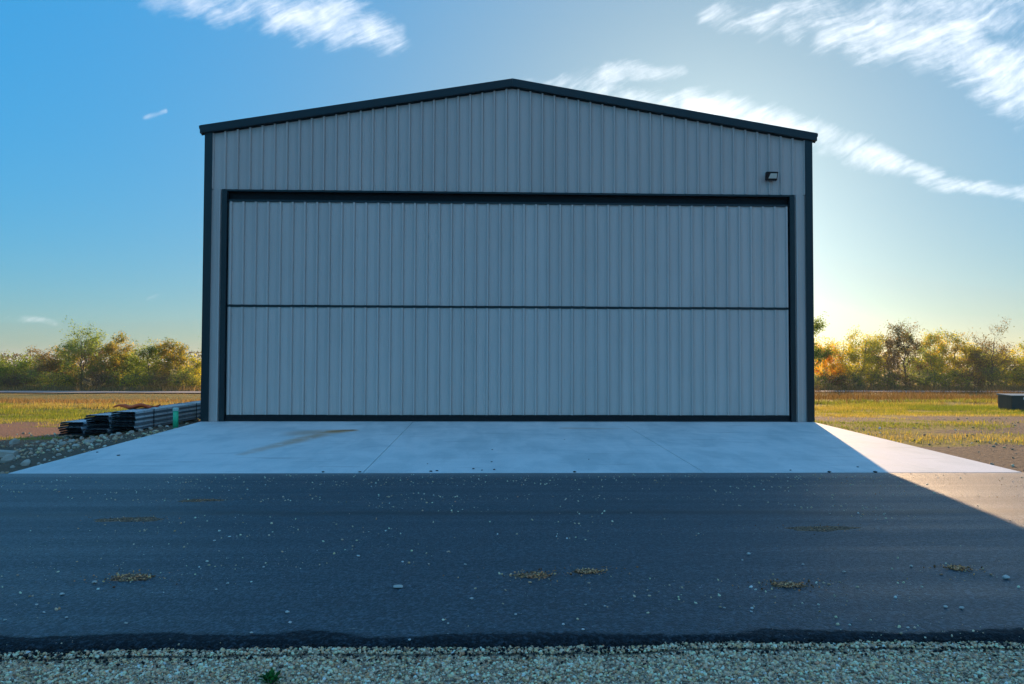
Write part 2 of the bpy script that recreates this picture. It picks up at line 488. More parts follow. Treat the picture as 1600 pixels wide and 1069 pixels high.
class MB:
    def __init__(s): s.v = []; s.f = []
    def box(s, x0, x1, y0, y1, z0, z1):
        b = len(s.v)
        s.v += [(x0, y0, z0), (x1, y0, z0), (x1, y1, z0), (x0, y1, z0), (x0, y0, z1), (x1, y0, z1), (x1, y1, z1), (x0, y1, z1)]
        s.f += [(b, b + 3, b + 2, b + 1), (b + 4, b + 5, b + 6, b + 7), (b, b + 1, b + 5, b + 4), (b + 1, b + 2, b + 6, b + 5), (b + 2, b + 3, b + 7, b + 6), (b + 3, b, b + 4, b + 7)]
        return s
    def prism(s, poly, axis, a0, a1):
        """poly: list of 2D points; extruded along axis ('x': poly=(y,z); 'y': poly=(x,z); 'z': poly=(x,y))"""
        b = len(s.v); n = len(poly)
        def mk(q, a):
            return {'x': (a, q[0], q[1]), 'y': (q[0], a, q[1]), 'z': (q[0], q[1], a)}[axis]
        s.v += [mk(q, a0) for q in poly] + [mk(q, a1) for q in poly]
        s.f += [tuple(range(b, b + n)), tuple(range(b + 2 * n - 1, b + n - 1, -1))]
        for i in range(n):
            j = (i + 1) % n
            s.f.append((b + i, b + n + i, b + n + j, b + j))
        return s
    def hull8(s, pts):
        b = len(s.v); s.v += pts
        s.f += [(b, b + 3, b + 2, b + 1), (b + 4, b + 5, b + 6, b + 7), (b, b + 1, b + 5, b + 4), (b + 1, b + 2, b + 6, b + 5), (b + 2, b + 3, b + 7, b + 6), (b + 3, b, b + 4, b + 7)]
        return s
    def tube(s, pts, rad, n=8, cap=True):
        b = len(s.v); pts = [Vector(q) for q in pts]
        if not hasattr(rad, '__len__'): rad = [rad] * len(pts)
        for i, q in enumerate(pts):
            d = (pts[min(i + 1, len(pts) - 1)] - pts[max(i - 1, 0)]).normalized()
            a = d.orthogonal().normalized() if i == 0 else (pa - d * pa.dot(d)).normalized()
            pa = a; c = d.cross(a)
            for k in range(n):
                an = 2 * math.pi * k / n
                s.v.append(tuple(q + (a * math.cos(an) + c * math.sin(an)) * rad[i]))
        for i in range(len(pts) - 1):
            for k in range(n):
                k2 = (k + 1) % n
                s.f.append((b + i * n + k, b + i * n + k2, b + (i + 1) * n + k2, b + (i + 1) * n + k))
        if cap:
            s.f.append(tuple(range(b + n - 1, b - 1, -1)))
            e = b + (len(pts) - 1) * n
            s.f.append(tuple(range(e, e + n)))
        return s
    def mesh(s, name, mat, smooth=False):
        return mesh(name, s.v, s.f, mat, smooth)
    def build(s, name, mat, parent=None, smooth=False, bevel=0, **kw):
        o = obj(name, s.mesh(name, mat, smooth), parent, **kw)
        if bevel:
            md = o.modifiers.new('bevel', 'BEVEL'); md.width = bevel; md.segments = 2; md.limit_method = 'ANGLE'
        return o

def vnoise(x, y, seed=0):
    xi = np.floor(x).astype(np.int64); yi = np.floor(y).astype(np.int64)
    xf = x - xi; yf = y - yi
    def h(a, b):
        n = (a * 374761393 + b * 668265263 + seed * 974634777) & 0x7fffffff
        n = ((n ^ (n >> 13)) * 1274126177) & 0x7fffffff
        return ((n ^ (n >> 16)) & 0xffff) / 65535.0
    u = xf * xf * (3 - 2 * xf); v = yf * yf * (3 - 2 * yf)
    return (h(xi, yi) * (1 - u) + h(xi + 1, yi) * u) * (1 - v) + (h(xi, yi + 1) * (1 - u) + h(xi + 1, yi + 1) * u) * v
def fbm(x, y, seed=0, o=4):
    r = 0; a = 0.5; s = 0
    for i in range(o):
        r = r + a * vnoise(x * 2 ** i, y * 2 ** i, seed + i); s += a; a *= .5
    return r / s
def sst(v, a, b):
    q = np.clip((v - a) / (b - a), 0, 1); return q * q * (3 - 2 * q)
def project(P):
    d = np.asarray(P) - np.array(CAM)
    z = d @ np.array(fw)
    return 800 + F_PX * (d @ np.array(rt2)) / z, 534.5 - F_PX * (d @ np.array(up2)) / z, z

# ------------------------------------------------------------------ ground profile
SLAB_L, SLAB_S = 7.3, 0.026
ASP0, ASP1, ASP_S = -7.3, -14.875, 0.045       # far edge, near edge, rise towards the near edge
ASP_Z0 = -SLAB_S * SLAB_L - 0.004
def asp_z(y): return ASP_Z0 + ASP_S * (ASP0 - y)
GRAV_Z = 0.115
ROAD0, ROAD1 = 64.0, 77.0
def ground(x, y):
    x = np.asarray(x, float); y = np.asarray(y, float)
    fall = -0.13 - 0.0255 * np.clip(y - 1, 0, 76)
    left = -0.27 * sst(-x, 7.9, 11.0)
    slabfoll = np.where(y < 0, SLAB_S * y * sst(np.abs(x), 20, 8), 0)
    bump = 0.05 * (fbm(x * .35, y * .35, 5) - .5) * sst(y, -6.5, -3) + .10 * (fbm(x * .12, y * .12, 9) - .5) * sst(y, 4, 14)
    z = fall + left * sst(y, -8.2, -5.6) + slabfoll * .8 + bump
    # berm and ditch in front of the far road
    z = z + 0.22 * np.exp(-((y - 19) / 4.0) ** 2) - 0.35 * np.exp(-((y - 46) / 9.0) ** 2) - .15 * sst(y, 78, 84)
    a = asp_z(y) - 0.14
    z = np.where(y < -6.9, z * sst(y, -7.35, -6.9) + np.minimum(a, z) * (1 - sst(y, -7.35, -6.9)), z)
    z = np.where(y < -7.3, a, z)
    z = np.where(y < -14.6, a * sst(y, -14.95, -14.6) + (GRAV_Z - .12) * (1 - sst(y, -14.95, -14.6)), z)
    return z
def turf_mask(x, y):
    x = np.asarray(x, float); y = np.asarray(y, float)
    n = fbm(x * .22, y * .55, 21, 4); n2 = fbm(x * .9, y * 1.6, 31, 3)
    k = n * .65 + n2 * .35
    right = np.where(x > 0, 1.0, 0.0)
    xe = sst(x, 11.5, 13.5)
    bandR = np.interp(y, [-6.5, -4.2, -3.4, -2.0, -1.4, -.6, .2, 1.6, 2.4, 4.6, 6.0, 8], [.0, .12, .72, .80, .5, .5, .88, .85, .55, .5, .95, 1.0])
    bandR = bandR - xe * np.interp(y, [-6, -3, 2, 5, 6.5], [.05, .5, .45, .3, 0])
    bandL = .55 * np.exp(-((y + .3) / .8) ** 2) + .30 * sst(y, 1.5, 4) + .68 * sst(y, 4.0, 9.0)
    bandL = bandL * sst(-x, 9.9, 11.5)
    band = np.where(x > 0, bandR, bandL)
    m_ = sst(k + (band - .5) * .9, .42, .62) * (band > .02)
    m_ = m_ * (1 - .9 * sst(y, ROAD0 - 2, ROAD0) * (1 - sst(y, ROAD1, ROAD1 + 1)))
    return m_

def axis_coords(lo, hi, step, far, g=1.22):
    a = list(np.arange(lo, hi + 1e-6, step)); s = step; v = hi
    while v < far:
        s *= g; v += s; a.append(v)
    s = step; v = lo; pre = []
    while v > -far:
        s *= g; v -= s; pre.append(v)
    return np.array(pre[::-1] + a)
xs = axis_coords(-30, 32, 0.3, 4000)
ys = axis_coords(-15.6, 26, 0.22, 4000, 1.16)
X, Y = np.meshgrid(xs, ys)
Z = ground(X, Y)
nx, ny = len(xs), len(ys)
idx = np.arange(nx * ny).reshape(ny, nx)
Fq = np.stack([idx[:-1, :-1], idx[:-1, 1:], idx[1:, 1:], idx[1:, :-1]], -1).reshape(-1, 4)
# keep the terrain out of the hangar slab and apron footprint
cx_ = (X[:-1, :-1] + X[1:, 1:]).ravel() / 2; cy_ = (Y[:-1, :-1] + Y[1:, 1:]).ravel() / 2
me = fastmesh('ground', np.stack([X, Y, Z], -1).reshape(-1, 3), Fq, 'soil', None, True)
at = me.attributes.new('turf', 'FLOAT', 'POINT'); at.data.foreach_set('value', turf_mask(X, Y).ravel().astype(np.float32))
redm = sst(-X, 8, 10) * (1 - sst(Y, 4, 9)) * sst(Y, -2.2, -.6)
at = me.attributes.new('red', 'FLOAT', 'POINT'); at.data.foreach_set('value', redm.ravel().astype(np.float32))
tag(obj('ground', me), None, kind='structure')

# asphalt taxi lane with a rough, sloping near edge
axs = np.concatenate([np.linspace(-90, -8, 30), np.arange(-7.8, 7.9, .12), np.linspace(8, 90, 30)])
ayoff = [(ASP0 + .0, 0), (-9, 0), (-11, 0), (-13, 0), (-14.2, 0), (-14.6, 0), (ASP1, 1), (ASP1 - .02, 2), (ASP1 - .05, 3), (ASP1 - .09, 4), (ASP1 - .18, 5)]
nse = (fbm(axs * 1.3, axs * 0 + 3.3, 3) - .5) * .05 + (fbm(axs * 9, axs * 0 + 1.3, 4) - .5) * .045
bulge = -.02 * np.exp(-((axs + 1.9) / .8) ** 2)
vv = []
for (yy, kind) in ayoff:
    for i, x in enumerate(axs):
        dyn = (nse[i] + bulge[i]) if kind else 0
        z = asp_z(yy)
        if kind == 2: z -= .006
        if kind == 3: z -= .018
        if kind == 4: z = GRAV_Z + .004
        if kind == 5: z = GRAV_Z - .05
        vv.append((x, yy + dyn * (1 if kind < 3 else 1.2), z + (.006 * math.sin(x * 9.1) if kind in (3, 4) else 0)))
na = len(axs)
ff = [(r * na + i, (r + 1) * na + i, (r + 1) * na + i + 1, r * na + i + 1) for r in range(len(ayoff) - 1) for i in range(na - 1)]
tag(obj('taxi_lane', mesh('taxi_lane', vv, ff, 'asphalt', True)), None, kind='structure')

# far gravel road
vv = []; ff = []
for i, x in enumerate(np.linspace(-260, 260, 60)):
    for yy in (ROAD0, ROAD1):
        vv.append((x, yy, float(ground(x, yy)) + .10))
ff = [(2 * i, 2 * i + 2, 2 * i + 3, 2 * i + 1) for i in range(59)]
tag(obj('far_road', mesh('far_road', vv, ff, 'far_road')), None, kind='structure')

# ------------------------------------------------------------------ concrete apron in three pours
HW = 7.62
apron = bpy.data.objects.new('concrete_apron', None); COL.objects.link(apron)
tag(apron, None, kind='structure')
edges_x = [-HW - .03, -2.44, 2.72, HW + .03]
for i in range(3):
    x0, x1 = edges_x[i] + (.006 if i else 0), edges_x[i + 1] - (.006 if i < 2 else 0)
    g = MB()
    y0, y1 = -SLAB_L, 0.35
    zt0, zt1 = SLAB_S * y0, 0.0
    pr = [(y0, zt0 - .25), (y0, zt0 - .008), (y0 + .008, zt0), (0.0, 0.0), (y1, 0.0), (y1, -.25)]
    g.prism(pr, 'x', x0, x1)
    g.build('slab_panel', 'concrete', apron)
# hangar floor slab (inside and below the walls)

# ------------------------------------------------------------------ hangar
DEPTH = 15.24
RS = 0.1665
RIDGE_Z = 8.63
def roof_z(x): return RIDGE_Z - RS * abs(x)          # top surface of the roof trim
hangar = thing('hangar', 'large grey metal hangar with dark trim and closed bifold door', 'hangar')
RIB = 0.3048
def rib_profile(x0, x1, phase=0.0, depth=.050):
    """points (x, out) of a ribbed sheet from x0 to x1; ribs centred at phase + k*RIB; out = towards the viewer"""
    pts = []
    k0 = math.floor((x0 - phase) / RIB) - 1
    k1 = math.ceil((x1 - phase) / RIB) + 1
    prof = []
    for k in range(k0, k1 + 1):
        c = phase + k * RIB
        prof += [(c - .034, 0), (c - .018, depth), (c + .018, depth), (c + .030, 0), (c + .031, -.013), (c + .041, -.013), (c + .042, 0)]
        for mrib in (RIB / 3, 2 * RIB / 3):
            prof += [(c + mrib - .020, 0), (c + mrib - .010, .0035), (c + mrib + .010, .0035), (c + mrib + .020, 0)]
    def at_(x):
        for (a, b_) in zip(prof, prof[1:]):
            if a[0] <= x <= b_[0]:
                return a[1] + (b_[1] - a[1]) * (x - a[0]) / max(b_[0] - a[0], 1e-9)
        return 0
    pts = [(x0, at_(x0))] + [q for q in prof if x0 + 1e-4 < q[0] < x1 - 1e-4] + [(x1, at_(x1))]
    return pts
def sheet(name, x0, x1, zlo, zhi, ybase, mat, parent, phase=0.0):
    """vertical ribbed sheet facing -Y; zlo/zhi functions of x; with a folded return so that it has thickness"""
    pts = rib_profile(x0, x1, phase)
    xk = sorted(set([q[0] for q in pts] + ([0.0] if x0 < 0 < x1 else [])))
    d = dict(pts)
    def off(x):
        if x in d: return d[x]
        for a, b_ in zip(pts, pts[1:]):
            if a[0] <= x <= b_[0]: return a[1] + (b_[1] - a[1]) * (x - a[0]) / (b_[0] - a[0])
    v = []; f = []
    n = len(xk)
    for x in xk: v.append((x, ybase - off(x), zlo(x)))
    for x in xk: v.append((x, ybase - off(x), zhi(x)))
    for x in xk: v.append((x, ybase - off(x) + .012, zlo(x)))
    for x in xk: v.append((x, ybase - off(x) + .012, zhi(x)))
    for i in range(n - 1):
        f.append((i, i + 1, n + i + 1, n + i))
        f.append((2 * n + i + 1, 2 * n + i, 3 * n + i, 3 * n + i + 1))
        f.append((n + i, n + i + 1, 3 * n + i + 1, 3 * n + i))
        f.append((i + 1, i, 2 * n + i, 2 * n + i + 1))
    f.append((0, n, 3 * n, 2 * n)); f.append((n - 1, 3 * n - 1, 4 * n - 1, 2 * n - 1))
    return obj(name, mesh(name, v, f, mat), parent)
# opening
OL, OR, OH = -7.218, 7.195, 5.765            # outer edges of the dark door frame
JW = 0.125
DX0, DX1 = OL + JW + .012, OR - JW - .012
DOOR_TOP, DOOR_MID, DOOR_BOT = 5.475, 2.87, 0.165
CT = 0.155                                    # corner trim width
under = lambda x: roof_z(x) - 0.215
# gable sheets above the door, and one strip each side
SHEET = RIB * 3
k = -9
cuts = [-HW + .02]
xq = -HW + .02
start = -7.5 * SHEET / 1.0
c0 = [i * SHEET - SHEET / 2 for i in range(-8, 10)]
cuts = [-HW + .03] + [c for c in c0 if -HW + .25 < c < HW - .25] + [HW - .03]
for a, b_ in zip(cuts, cuts[1:]):
    sheet('wall_panel', a + .001, b_ - .001, lambda x: OH + .006, under, 0.0, 'stone_paint', hangar, phase=SHEET / 2)
sheet('wall_panel', -HW + CT - .03, OL - .004, lambda x: .006, lambda x: OH + .004, 0.0, 'stone_paint', hangar, phase=OL - .055)
sheet('wall_panel', OR + .004, HW - CT + .03, lambda x: .006, lambda x: OH + .004, 0.0, 'stone_paint', hangar, phase=OR + .06)
# corner trims (L-shaped in plan)
for s in (-1, 1):
    prof = [(s * (HW + .035), -.066), (s * (HW - CT), -.066), (s * (HW - CT), -.052), (s * (HW + .023), -.052), (s * (HW + .023), CT), (s * (HW + .035), CT)]
    g = MB(); g.prism(prof, 'z', 0.008, roof_z(HW) - .16); g.build('corner_trim', 'dark_trim', hangar)
# rake trims, mitred at the ridge
EX = 7.755
for s in (-1, 1):
    yf, yb = -.125, -.02
    g = MB()
    def zz(x): return roof_z(x)
    xa, xb = 0.0008 * s, EX * s
    # front face, underside return and a drip lip
    for (z0, z1, y0, y1) in ((-.185, 0.0, yf, yf + .012), (-.197, -.185, yf + .004, -.002), (-.225, -.197, -.014, -.002)):
        A = [(xa, y0, zz(0) + z0), (xb, y0, zz(EX) + z0), (xb, y1, zz(EX) + z0), (xa, y1, zz(0) + z0),
             (xa, y0, zz(0) + z1), (xb, y0, zz(EX) + z1), (xb, y1, zz(EX) + z1), (xa, y1, zz(0) + z1)]
        if s < 0: A = [A[1], A[0], A[3], A[2], A[5], A[4], A[7], A[6]]
        g.hull8(A)
    g.build('rake_trim', 'dark_trim', hangar)
g = MB(); g.prism([(-.21, roof_z(0) - .232), (.21, roof_z(0) - .232), (.21, roof_z(0) - .19 - RS * .21), (0, roof_z(0) - .19), (-.21, roof_z(0) - .19 - RS * .21)], 'y', -.030, -.0165)
g.build('peak_plate', 'dark_trim', hangar)
# eave gutters with downspouts
for s in (-1, 1):
    ze = roof_z(EX)
    prof = [(s * (HW + .038), ze - .16), (s * (HW + .07), ze - .165), (s * (HW + .095), ze - .145), (s * (EX + .022), ze - .085), (s * (EX + .028), ze - .008), (s * (EX + .004), ze - .008), (s * (EX - .005), ze - .07), (s * (HW + .015), ze - .14)]
    if s < 0: prof = prof[::-1]
    g = MB(); g.prism(prof, 'y', -.118, DEPTH + .1); g.build('gutter', 'dark_trim', hangar)
    g = MB(); X0 = s * (HW + .082)
    g.box(X0 - .04, X0 + .04, .42, .52, .14, ze - .17)
    g.build('downspout', 'dark_trim', hangar, bevel=.008)
    g = MB()
    g.hull8([(X0 - .045 * s if s > 0 else X0 + .19 * s, .415, .02), (X0 + .19 * s if s > 0 else X0 - .045 * s, .415, .02), (X0 + .19 * s if s > 0 else X0 - .045 * s, .525, .02), (X0 - .045 * s if s > 0 else X0 + .19 * s, .525, .02),
             (X0 - .045, .415, .20), (X0 + .045, .415, .20), (X0 + .045, .525, .20), (X0 - .045, .525, .20)])
    g.build('downspout_elbow', 'dark_trim', hangar, bevel=.01)
# roof, side and rear walls
for s in (-1, 1):
    A = [(0.001 * s, -.11, roof_z(0) - .09), (EX * s, -.11, roof_z(EX) - .09), (EX * s, DEPTH + .1, roof_z(EX) - .09), (.001 * s, DEPTH + .1, roof_z(0) - .09),
         (0.001 * s, -.11, roof_z(0) - .012), (EX * s, -.11, roof_z(EX) - .012), (EX * s, DEPTH + .1, roof_z(EX) - .012), (.001 * s, DEPTH + .1, roof_z(0) - .012)]
    if s < 0: A = [A[1], A[0], A[3], A[2], A[5], A[4], A[7], A[6]]
    g = MB(); g.hull8(A); g.build('roof_slope', 'roof_metal', hangar)
    # ribbed side wall
    pts = rib_profile(CT + .01, DEPTH - .01)
    v = []; f = []; n = len(pts)
    for zt in (0.0, roof_z(HW) - .13):
        for (yy, o_) in pts: v.append((s * (HW - .03 + o_), yy, zt - .1 if zt == 0 else zt))
    for i in range(n - 1): f.append((i, i + 1, n + i + 1, n + i) if s > 0 else (i + 1, i, n + i, n + i + 1))
    obj('side_wall', mesh('side_wall', v, f, 'stone_paint'), hangar)
g = MB(); g.prism([(-HW, -.1), (HW, -.1), (HW, roof_z(HW) - .1), (0, roof_z(0) - .1), (-HW, roof_z(HW) - .1)], 'y', DEPTH - .06, DEPTH)
g.build('rear_wall', 'stone_paint', hangar)
g = MB(); g.box(-HW + .02, HW - .02, .36, DEPTH - .07, -.25, -.002); g.build('floor_slab', 'concrete', hangar)
# structural framing behind the front wall (stops light from leaking round the door)
g = MB(); g.box(-HW + .05, HW - .05, .20, .30, OH - .35, under(HW) - .05); g.build('header_beam', 'black_steel', hangar)
for s in (-1, 1):
    a, b_ = (-HW + .05, OL + JW + .06) if s < 0 else (OR - JW - .06, HW - .05)
    g = MB(); g.box(a, b_, .16, .30, 0.0, OH - .352); g.build('door_column', 'black_steel', hangar)
# door surround trim
for s in (-1, 1):
    a, b_ = (OL, OL + JW) if s < 0 else (OR - JW, OR)
    inner = OL + JW if s < 0 else OR - JW
    g = MB(); g.box(a, b_, -.046, -.034, .004, OH)
    g.build('jamb_trim', 'dark_trim', hangar)
    g = MB(); g.box(inner - (.012 if s < 0 else 0), inner + (.012 if s > 0 else 0), -.0335, .158, .004, OH - .05)
    g.build('jamb_return', 'dark_trim', hangar)
g = MB(); g.box(OL + JW + .001, OR - JW - .001, -.046, -.034, OH - .045, OH); g.build('header_trim', 'dark_trim', hangar)
g = MB(); g.box(OL + JW + .001, OR - JW - .001, -.033, .20, OH - .012, OH - .002); g.build('header_return', 'dark_trim', hangar)
g = MB(); g.box(OL + JW + .014, OR - JW - .014, .11, .18, DOOR_TOP + .06, OH - .014); g.build('header_fascia', 'black_steel', hangar)
# bifold door
doorf = MB()
doorf.box(DX0, DX1, .084, .16, DOOR_TOP - .10, DOOR_TOP + .045)
doorf.box(DX0, DX0 + .09, .084, .16, .16, DOOR_TOP - .1)
doorf.box(DX1 - .09, DX1, .084, .16, .16, DOOR_TOP - .1)
doorf.box(DX0 + .09, DX1 - .09, .084, .16, DOOR_MID - .14, DOOR_MID + .14)
doorf.box(DX0 + .09, DX1 - .09, .084, .16, .16, .30)
door = doorf.build('bifold_door', 'black_steel', hangar)
for (zl, zh) in ((DOOR_BOT, DOOR_MID - .030), (DOOR_MID + .030, DOOR_TOP)):
    cts = [DX0 + .008]
    kk = math.ceil((DX0 + .3) / SHEET)
    while kk * SHEET < DX1 - .3:
        cts.append(kk * SHEET); kk += 1
    cts.append(DX1 - .008)
    for a, b_ in zip(cts, cts[1:]):
        dzl, dzh = random.uniform(-.003, .003), random.uniform(-.003, .003)
        sheet('door_panel', a + .0008, b_ - .0008, lambda x: zl + dzl, lambda x: zh + dzh, .046, 'door_paint', door)
g = MB(); g.box(DX0 + .008, DX1 - .008, .012, .060, DOOR_TOP + .002, DOOR_TOP + .05); g.build('top_angle', 'dark_trim', door)
g = MB(); g.box(DX0 + .008, DX1 - .008, .022, .061, DOOR_MID - .026, DOOR_MID + .026); g.build('hinge_rail', 'dark_trim', door)
g = MB(); g.box(DX0 + .002, DX1 - .002, .014, .061, .07, DOOR_BOT - .003); g.build('bottom_rail', 'black_steel', door)
g = MB(); g.box(DX0 + .002, DX1 - .002, .026, .055, .008, .069); g.build('rubber_seal', 'tar', door)
# screws: rows of small hex heads beside the ribs
def screws(parent, rows, x0, x1, ybase, phase, mat, name='screw_rows', keep=lambda x, z: True):
    g = MB()
    kk = math.ceil((x0 - phase) / RIB)
    while phase + kk * RIB < x1:
        xx = phase + kk * RIB + .060
        for zr in rows:
            if xx < x1 and keep(xx, zr):
                z = zr + random.uniform(-.012, .012)
                g.box(xx - .009, xx + .009, ybase - .010, ybase + .002, z - .009, z + .009)
        kk += 1
    o = g.build(name, mat, parent); o['kind'] = 'stuff'
screws(door, (.62, 1.25, 2.0, 2.62, 3.15, 3.8, 4.65, 5.3), DX0 + .05, DX1 - .05, .046, 0.0, 'galvanised')
screws(hangar, (5.9, 6.75, 7.6), -HW + .2, HW - .2, 0.0, SHEET / 2, 'galvanised', keep=lambda x, z: z < under(x) - .1)

# ------------------------------------------------------------------ flood light on the gable
FX, FZ = 6.565, 6.215
fl = thing('wall_floodlight', 'small black floodlight mounted high on the gable, right of the door', 'floodlight', (FX, -.03, FZ))
MB().box(-.05, .05, -.035, .03, -.06, .06).build('mounting_plate', 'lamp_black', fl, bevel=.006)
MB().box(-.022, .022, -.075, -.035, -.02, .02).build('swivel_arm', 'lamp_black', fl)
hb = MB()
hb.hull8([(-.15, -.10, -.10), (.15, -.10, -.10), (.15, -.060, -.10), (-.15, -.060, -.10), (-.15, -.19, .10), (.15, -.19, .10), (.15, -.075, .10), (-.15, -.075, .10)])
hs = hb.build('housing', 'lamp_black', fl, bevel=.01)
# the lens lies on the housing's sloping front
def lens_pt(x, tt, o): return (x, -.10 - .09 * tt - o * .91, -.10 + .20 * tt + o * -.41)
lb = MB(); lb.hull8([lens_pt(-.085, .22, .002), lens_pt(.125, .22, .002), lens_pt(.125, .22, .008), lens_pt(-.085, .22, .008), lens_pt(-.04, .80, .002), lens_pt(.125, .80, .002), lens_pt(.125, .80, .008), lens_pt(-.04, .80, .008)])
lb.build('lens', 'lamp_glass', fl)
for i in range(6):
    MB().box(-.125 + i * .045, -.115 + i * .045, -.10, -.065, -.122, -.10).build('cooling_fin', 'lamp_black', fl)

# ------------------------------------------------------------------ bundles of metal sheets on the left
def zg(x, y): return float(ground(x, y))
def sheet_profile(wd, flange, t_=.004):
    n = 4; pts = []
    top = [(-wd / 2, -flange), (-wd / 2 + .012, -.004), (-wd / 2 + .05, 0)]
    for i in range(n):
        c = -wd / 2 + wd * (i + .5) / n
        top += [(c - .05, 0), (c - .03, -.022), (c + .03, -.022), (c + .05, 0)]
    top += [(wd / 2 - .05, 0), (wd / 2 - .012, -.004), (wd / 2, -flange)]
    bot = [(x, z - t_) for x, z in top[1:-1]]
    bot = [(top[0][0] + t_, top[0][1])] + bot + [(top[-1][0] - t_, top[-1][1])]
    return top + bot[::-1]
def bundle(label, x, y, n, pitch, wd, L, dz=0.0, rz=0.0):
    z0 = zg(x, y + .3) + .07
    o = thing('sheet_bundle', label, 'metal sheets', (x, y, z0), rz, 'bundles of metal sheets left of the hangar')
    pme = MB().prism(sheet_profile(wd, pitch * .93), 'y', 0, L).mesh('metal_sheet', 'sheet_steel')
    dme = MB().prism(sheet_profile(wd, pitch * .93), 'y', 0, L).mesh('metal_sheet', 'sheet_dark')
    for me_ in (pme, dme):
        me_.materials.append(MATS['tar']); me_.polygons[0].material_index = 1; me_.polygons[1].material_index = 1
    for i in range(n):
        q = obj('metal_sheet', pme if i == n - 1 or i % 2 else dme, o, loc=(random.uniform(-.012, .012), random.uniform(-.06, .06), pitch * (i + 1) - .004))
    for yy in (.9, 3.6, 6.2):
        g = MB(); h = pitch * n + .006
        for (a, b_, c, d) in ((-wd / 2 - .018, wd / 2 + .018, h, h + .006), (-wd / 2 - .024, -wd / 2 - .018, -.01, h + .006), (wd / 2 + .018, wd / 2 + .024, -.01, h + .006)):
            g.box(a, b_, yy, yy + .035, c, d)
        g.build('strap', 'black_steel', o)
        MB().box(-wd / 2 - .05, wd / 2 + .05, yy - .03, yy + .12, -.075, -.002).build('timber_bearer', 'wood', o)
    # sheet end faces are coloured black in place of the shade there
    return o
bundle('low bundle of dark metal sheets, leftmost and farthest from the hangar', -10.62, -.35, 6, .056, .56, 8.2, rz=R(.5))
bundle('middle bundle of metal sheets between the two others left of hangar', -9.98, -.40, 8, .056, .56, 8.5, rz=R(-.3))
bundle('bundle of metal sheets nearest the hangar wall, steel side showing', -9.33, -.45, 8, .056, .58, 8.8)
# folded orange cloth lying over the bundles
N = 14; M2 = 9; vv = []
for j in range(M2):
    for i in range(N):
        a, b_ = i / (N - 1), j / (M2 - 1)
        x = -10.2 + a * .78; y = .8 + b_ * .9
        z = .03 * math.sin(a * 9 + b_ * 4) + .03 * math.sin(b_ * 11 + 2 * a) + .075
        vv.append((x + .04 * math.sin(b_ * 7), y, z))
ff = [(j * N + i, j * N + i + 1, (j + 1) * N + i + 1, (j + 1) * N + i) for j in range(M2 - 1) for i in range(N - 1)]
o = obj('orange_tarp', mesh('orange_tarp', vv, ff, 'orange_cloth', True), None, loc=(0, 0, zg(-9.98, -.1) + .07 + .056 * 8 + .02))
md = o.modifiers.new('solid', 'SOLIDIFY'); md.thickness = .035; md.offset = 1
tag(o, 'crumpled orange tarp lying on top of the metal sheet bundles', 'tarp')
# green standpipe
gp = thing('standpipe', 'short bright green plastic pipe standing beside the concrete apron', 'pipe', (-8.13, -.36, zg(-8.13, -.36) - .03))
g = MB(); g.tube([(0, 0, 0), (0, 0, .46)], .062, 20); g.build('pipe_body', 'green_pvc', gp, True)
g = MB(); g.tube([(0, 0, .455), (0, 0, .515), (0, 0, .53)], [.070, .070, .055], 20); g.build('pipe_cap', 'pale_cap', gp, False)

# ------------------------------------------------------------------ utility box on the right
bx, by = 20.25, 10.3
ub = thing('utility_box', 'dark green metal utility box with white labels at the far right edge of the field', 'utility box', (bx, by, zg(bx, by) - .03), R(-6))
MB().box(-.02, 1.5, 0, .95, 0, .60).build('cabinet', 'box_green', ub, bevel=.015)
MB().hull8([(-.05, -.04, .602), (1.53, -.04, .602), (1.53, .99, .602), (-.05, .99, .602), (-.05, -.04, .63), (1.53, -.04, .63), (1.53, .99, .665), (-.05, .99, .665)]).build('lid', 'box_lid', ub, bevel=.008)
MB().box(.42, .66, -.006, -.001, .51, .56).build('warning_label', 'white_label', ub)
MB().box(.42, .50, -.006, -.001, .465, .509).build('warning_label', 'white_label', ub)
MB().box(.86, 1.02, -.006, -.001, .34, .47).build('warning_label', 'white_label', ub)

# ------------------------------------------------------------------ stones
def ico():
    p_ = (1 + 5 ** .5) / 2
    v = np.array([(-1, p_, 0), (1, p_, 0), (-1, -p_, 0), (1, -p_, 0), (0, -1, p_), (0, 1, p_), (0, -1, -p_), (0, 1, -p_), (p_, 0, -1), (p_, 0, 1), (-p_, 0, -1), (-p_, 0, 1)], float)
    v /= np.linalg.norm(v[0])
    f = np.array([(0, 11, 5), (0, 5, 1), (0, 1, 7), (0, 7, 10), (0, 10, 11), (1, 5, 9), (5, 11, 4), (11, 10, 2), (10, 7, 6), (7, 1, 8), (3, 9, 4), (3, 4, 2), (3, 2, 6), (3, 6, 8), (3, 8, 9), (4, 9, 5), (2, 4, 11), (6, 2, 10), (8, 6, 7), (9, 8, 1)])
    return v, f
IV, IF = ico()
def subdiv(v, f):
    v = [tuple(q) for q in v]; cache = {}; out = []
    def mid(a, b_):
        k = (min(a, b_), max(a, b_))
        if k not in cache:
            q = (np.array(v[a]) + np.array(v[b_])) / 2; q /= np.linalg.norm(q); v.append(tuple(q)); cache[k] = len(v) - 1
        return cache[k]
    for a, b_, c in f:
        x, y, z = mid(a, b_), mid(b_, c), mid(c, a)
        out += [(a, x, z), (b_, y, x), (c, z, y), (x, y, z)]
    return np.array(v), np.array(out)
IV2, IF2 = subdiv(IV, IF)
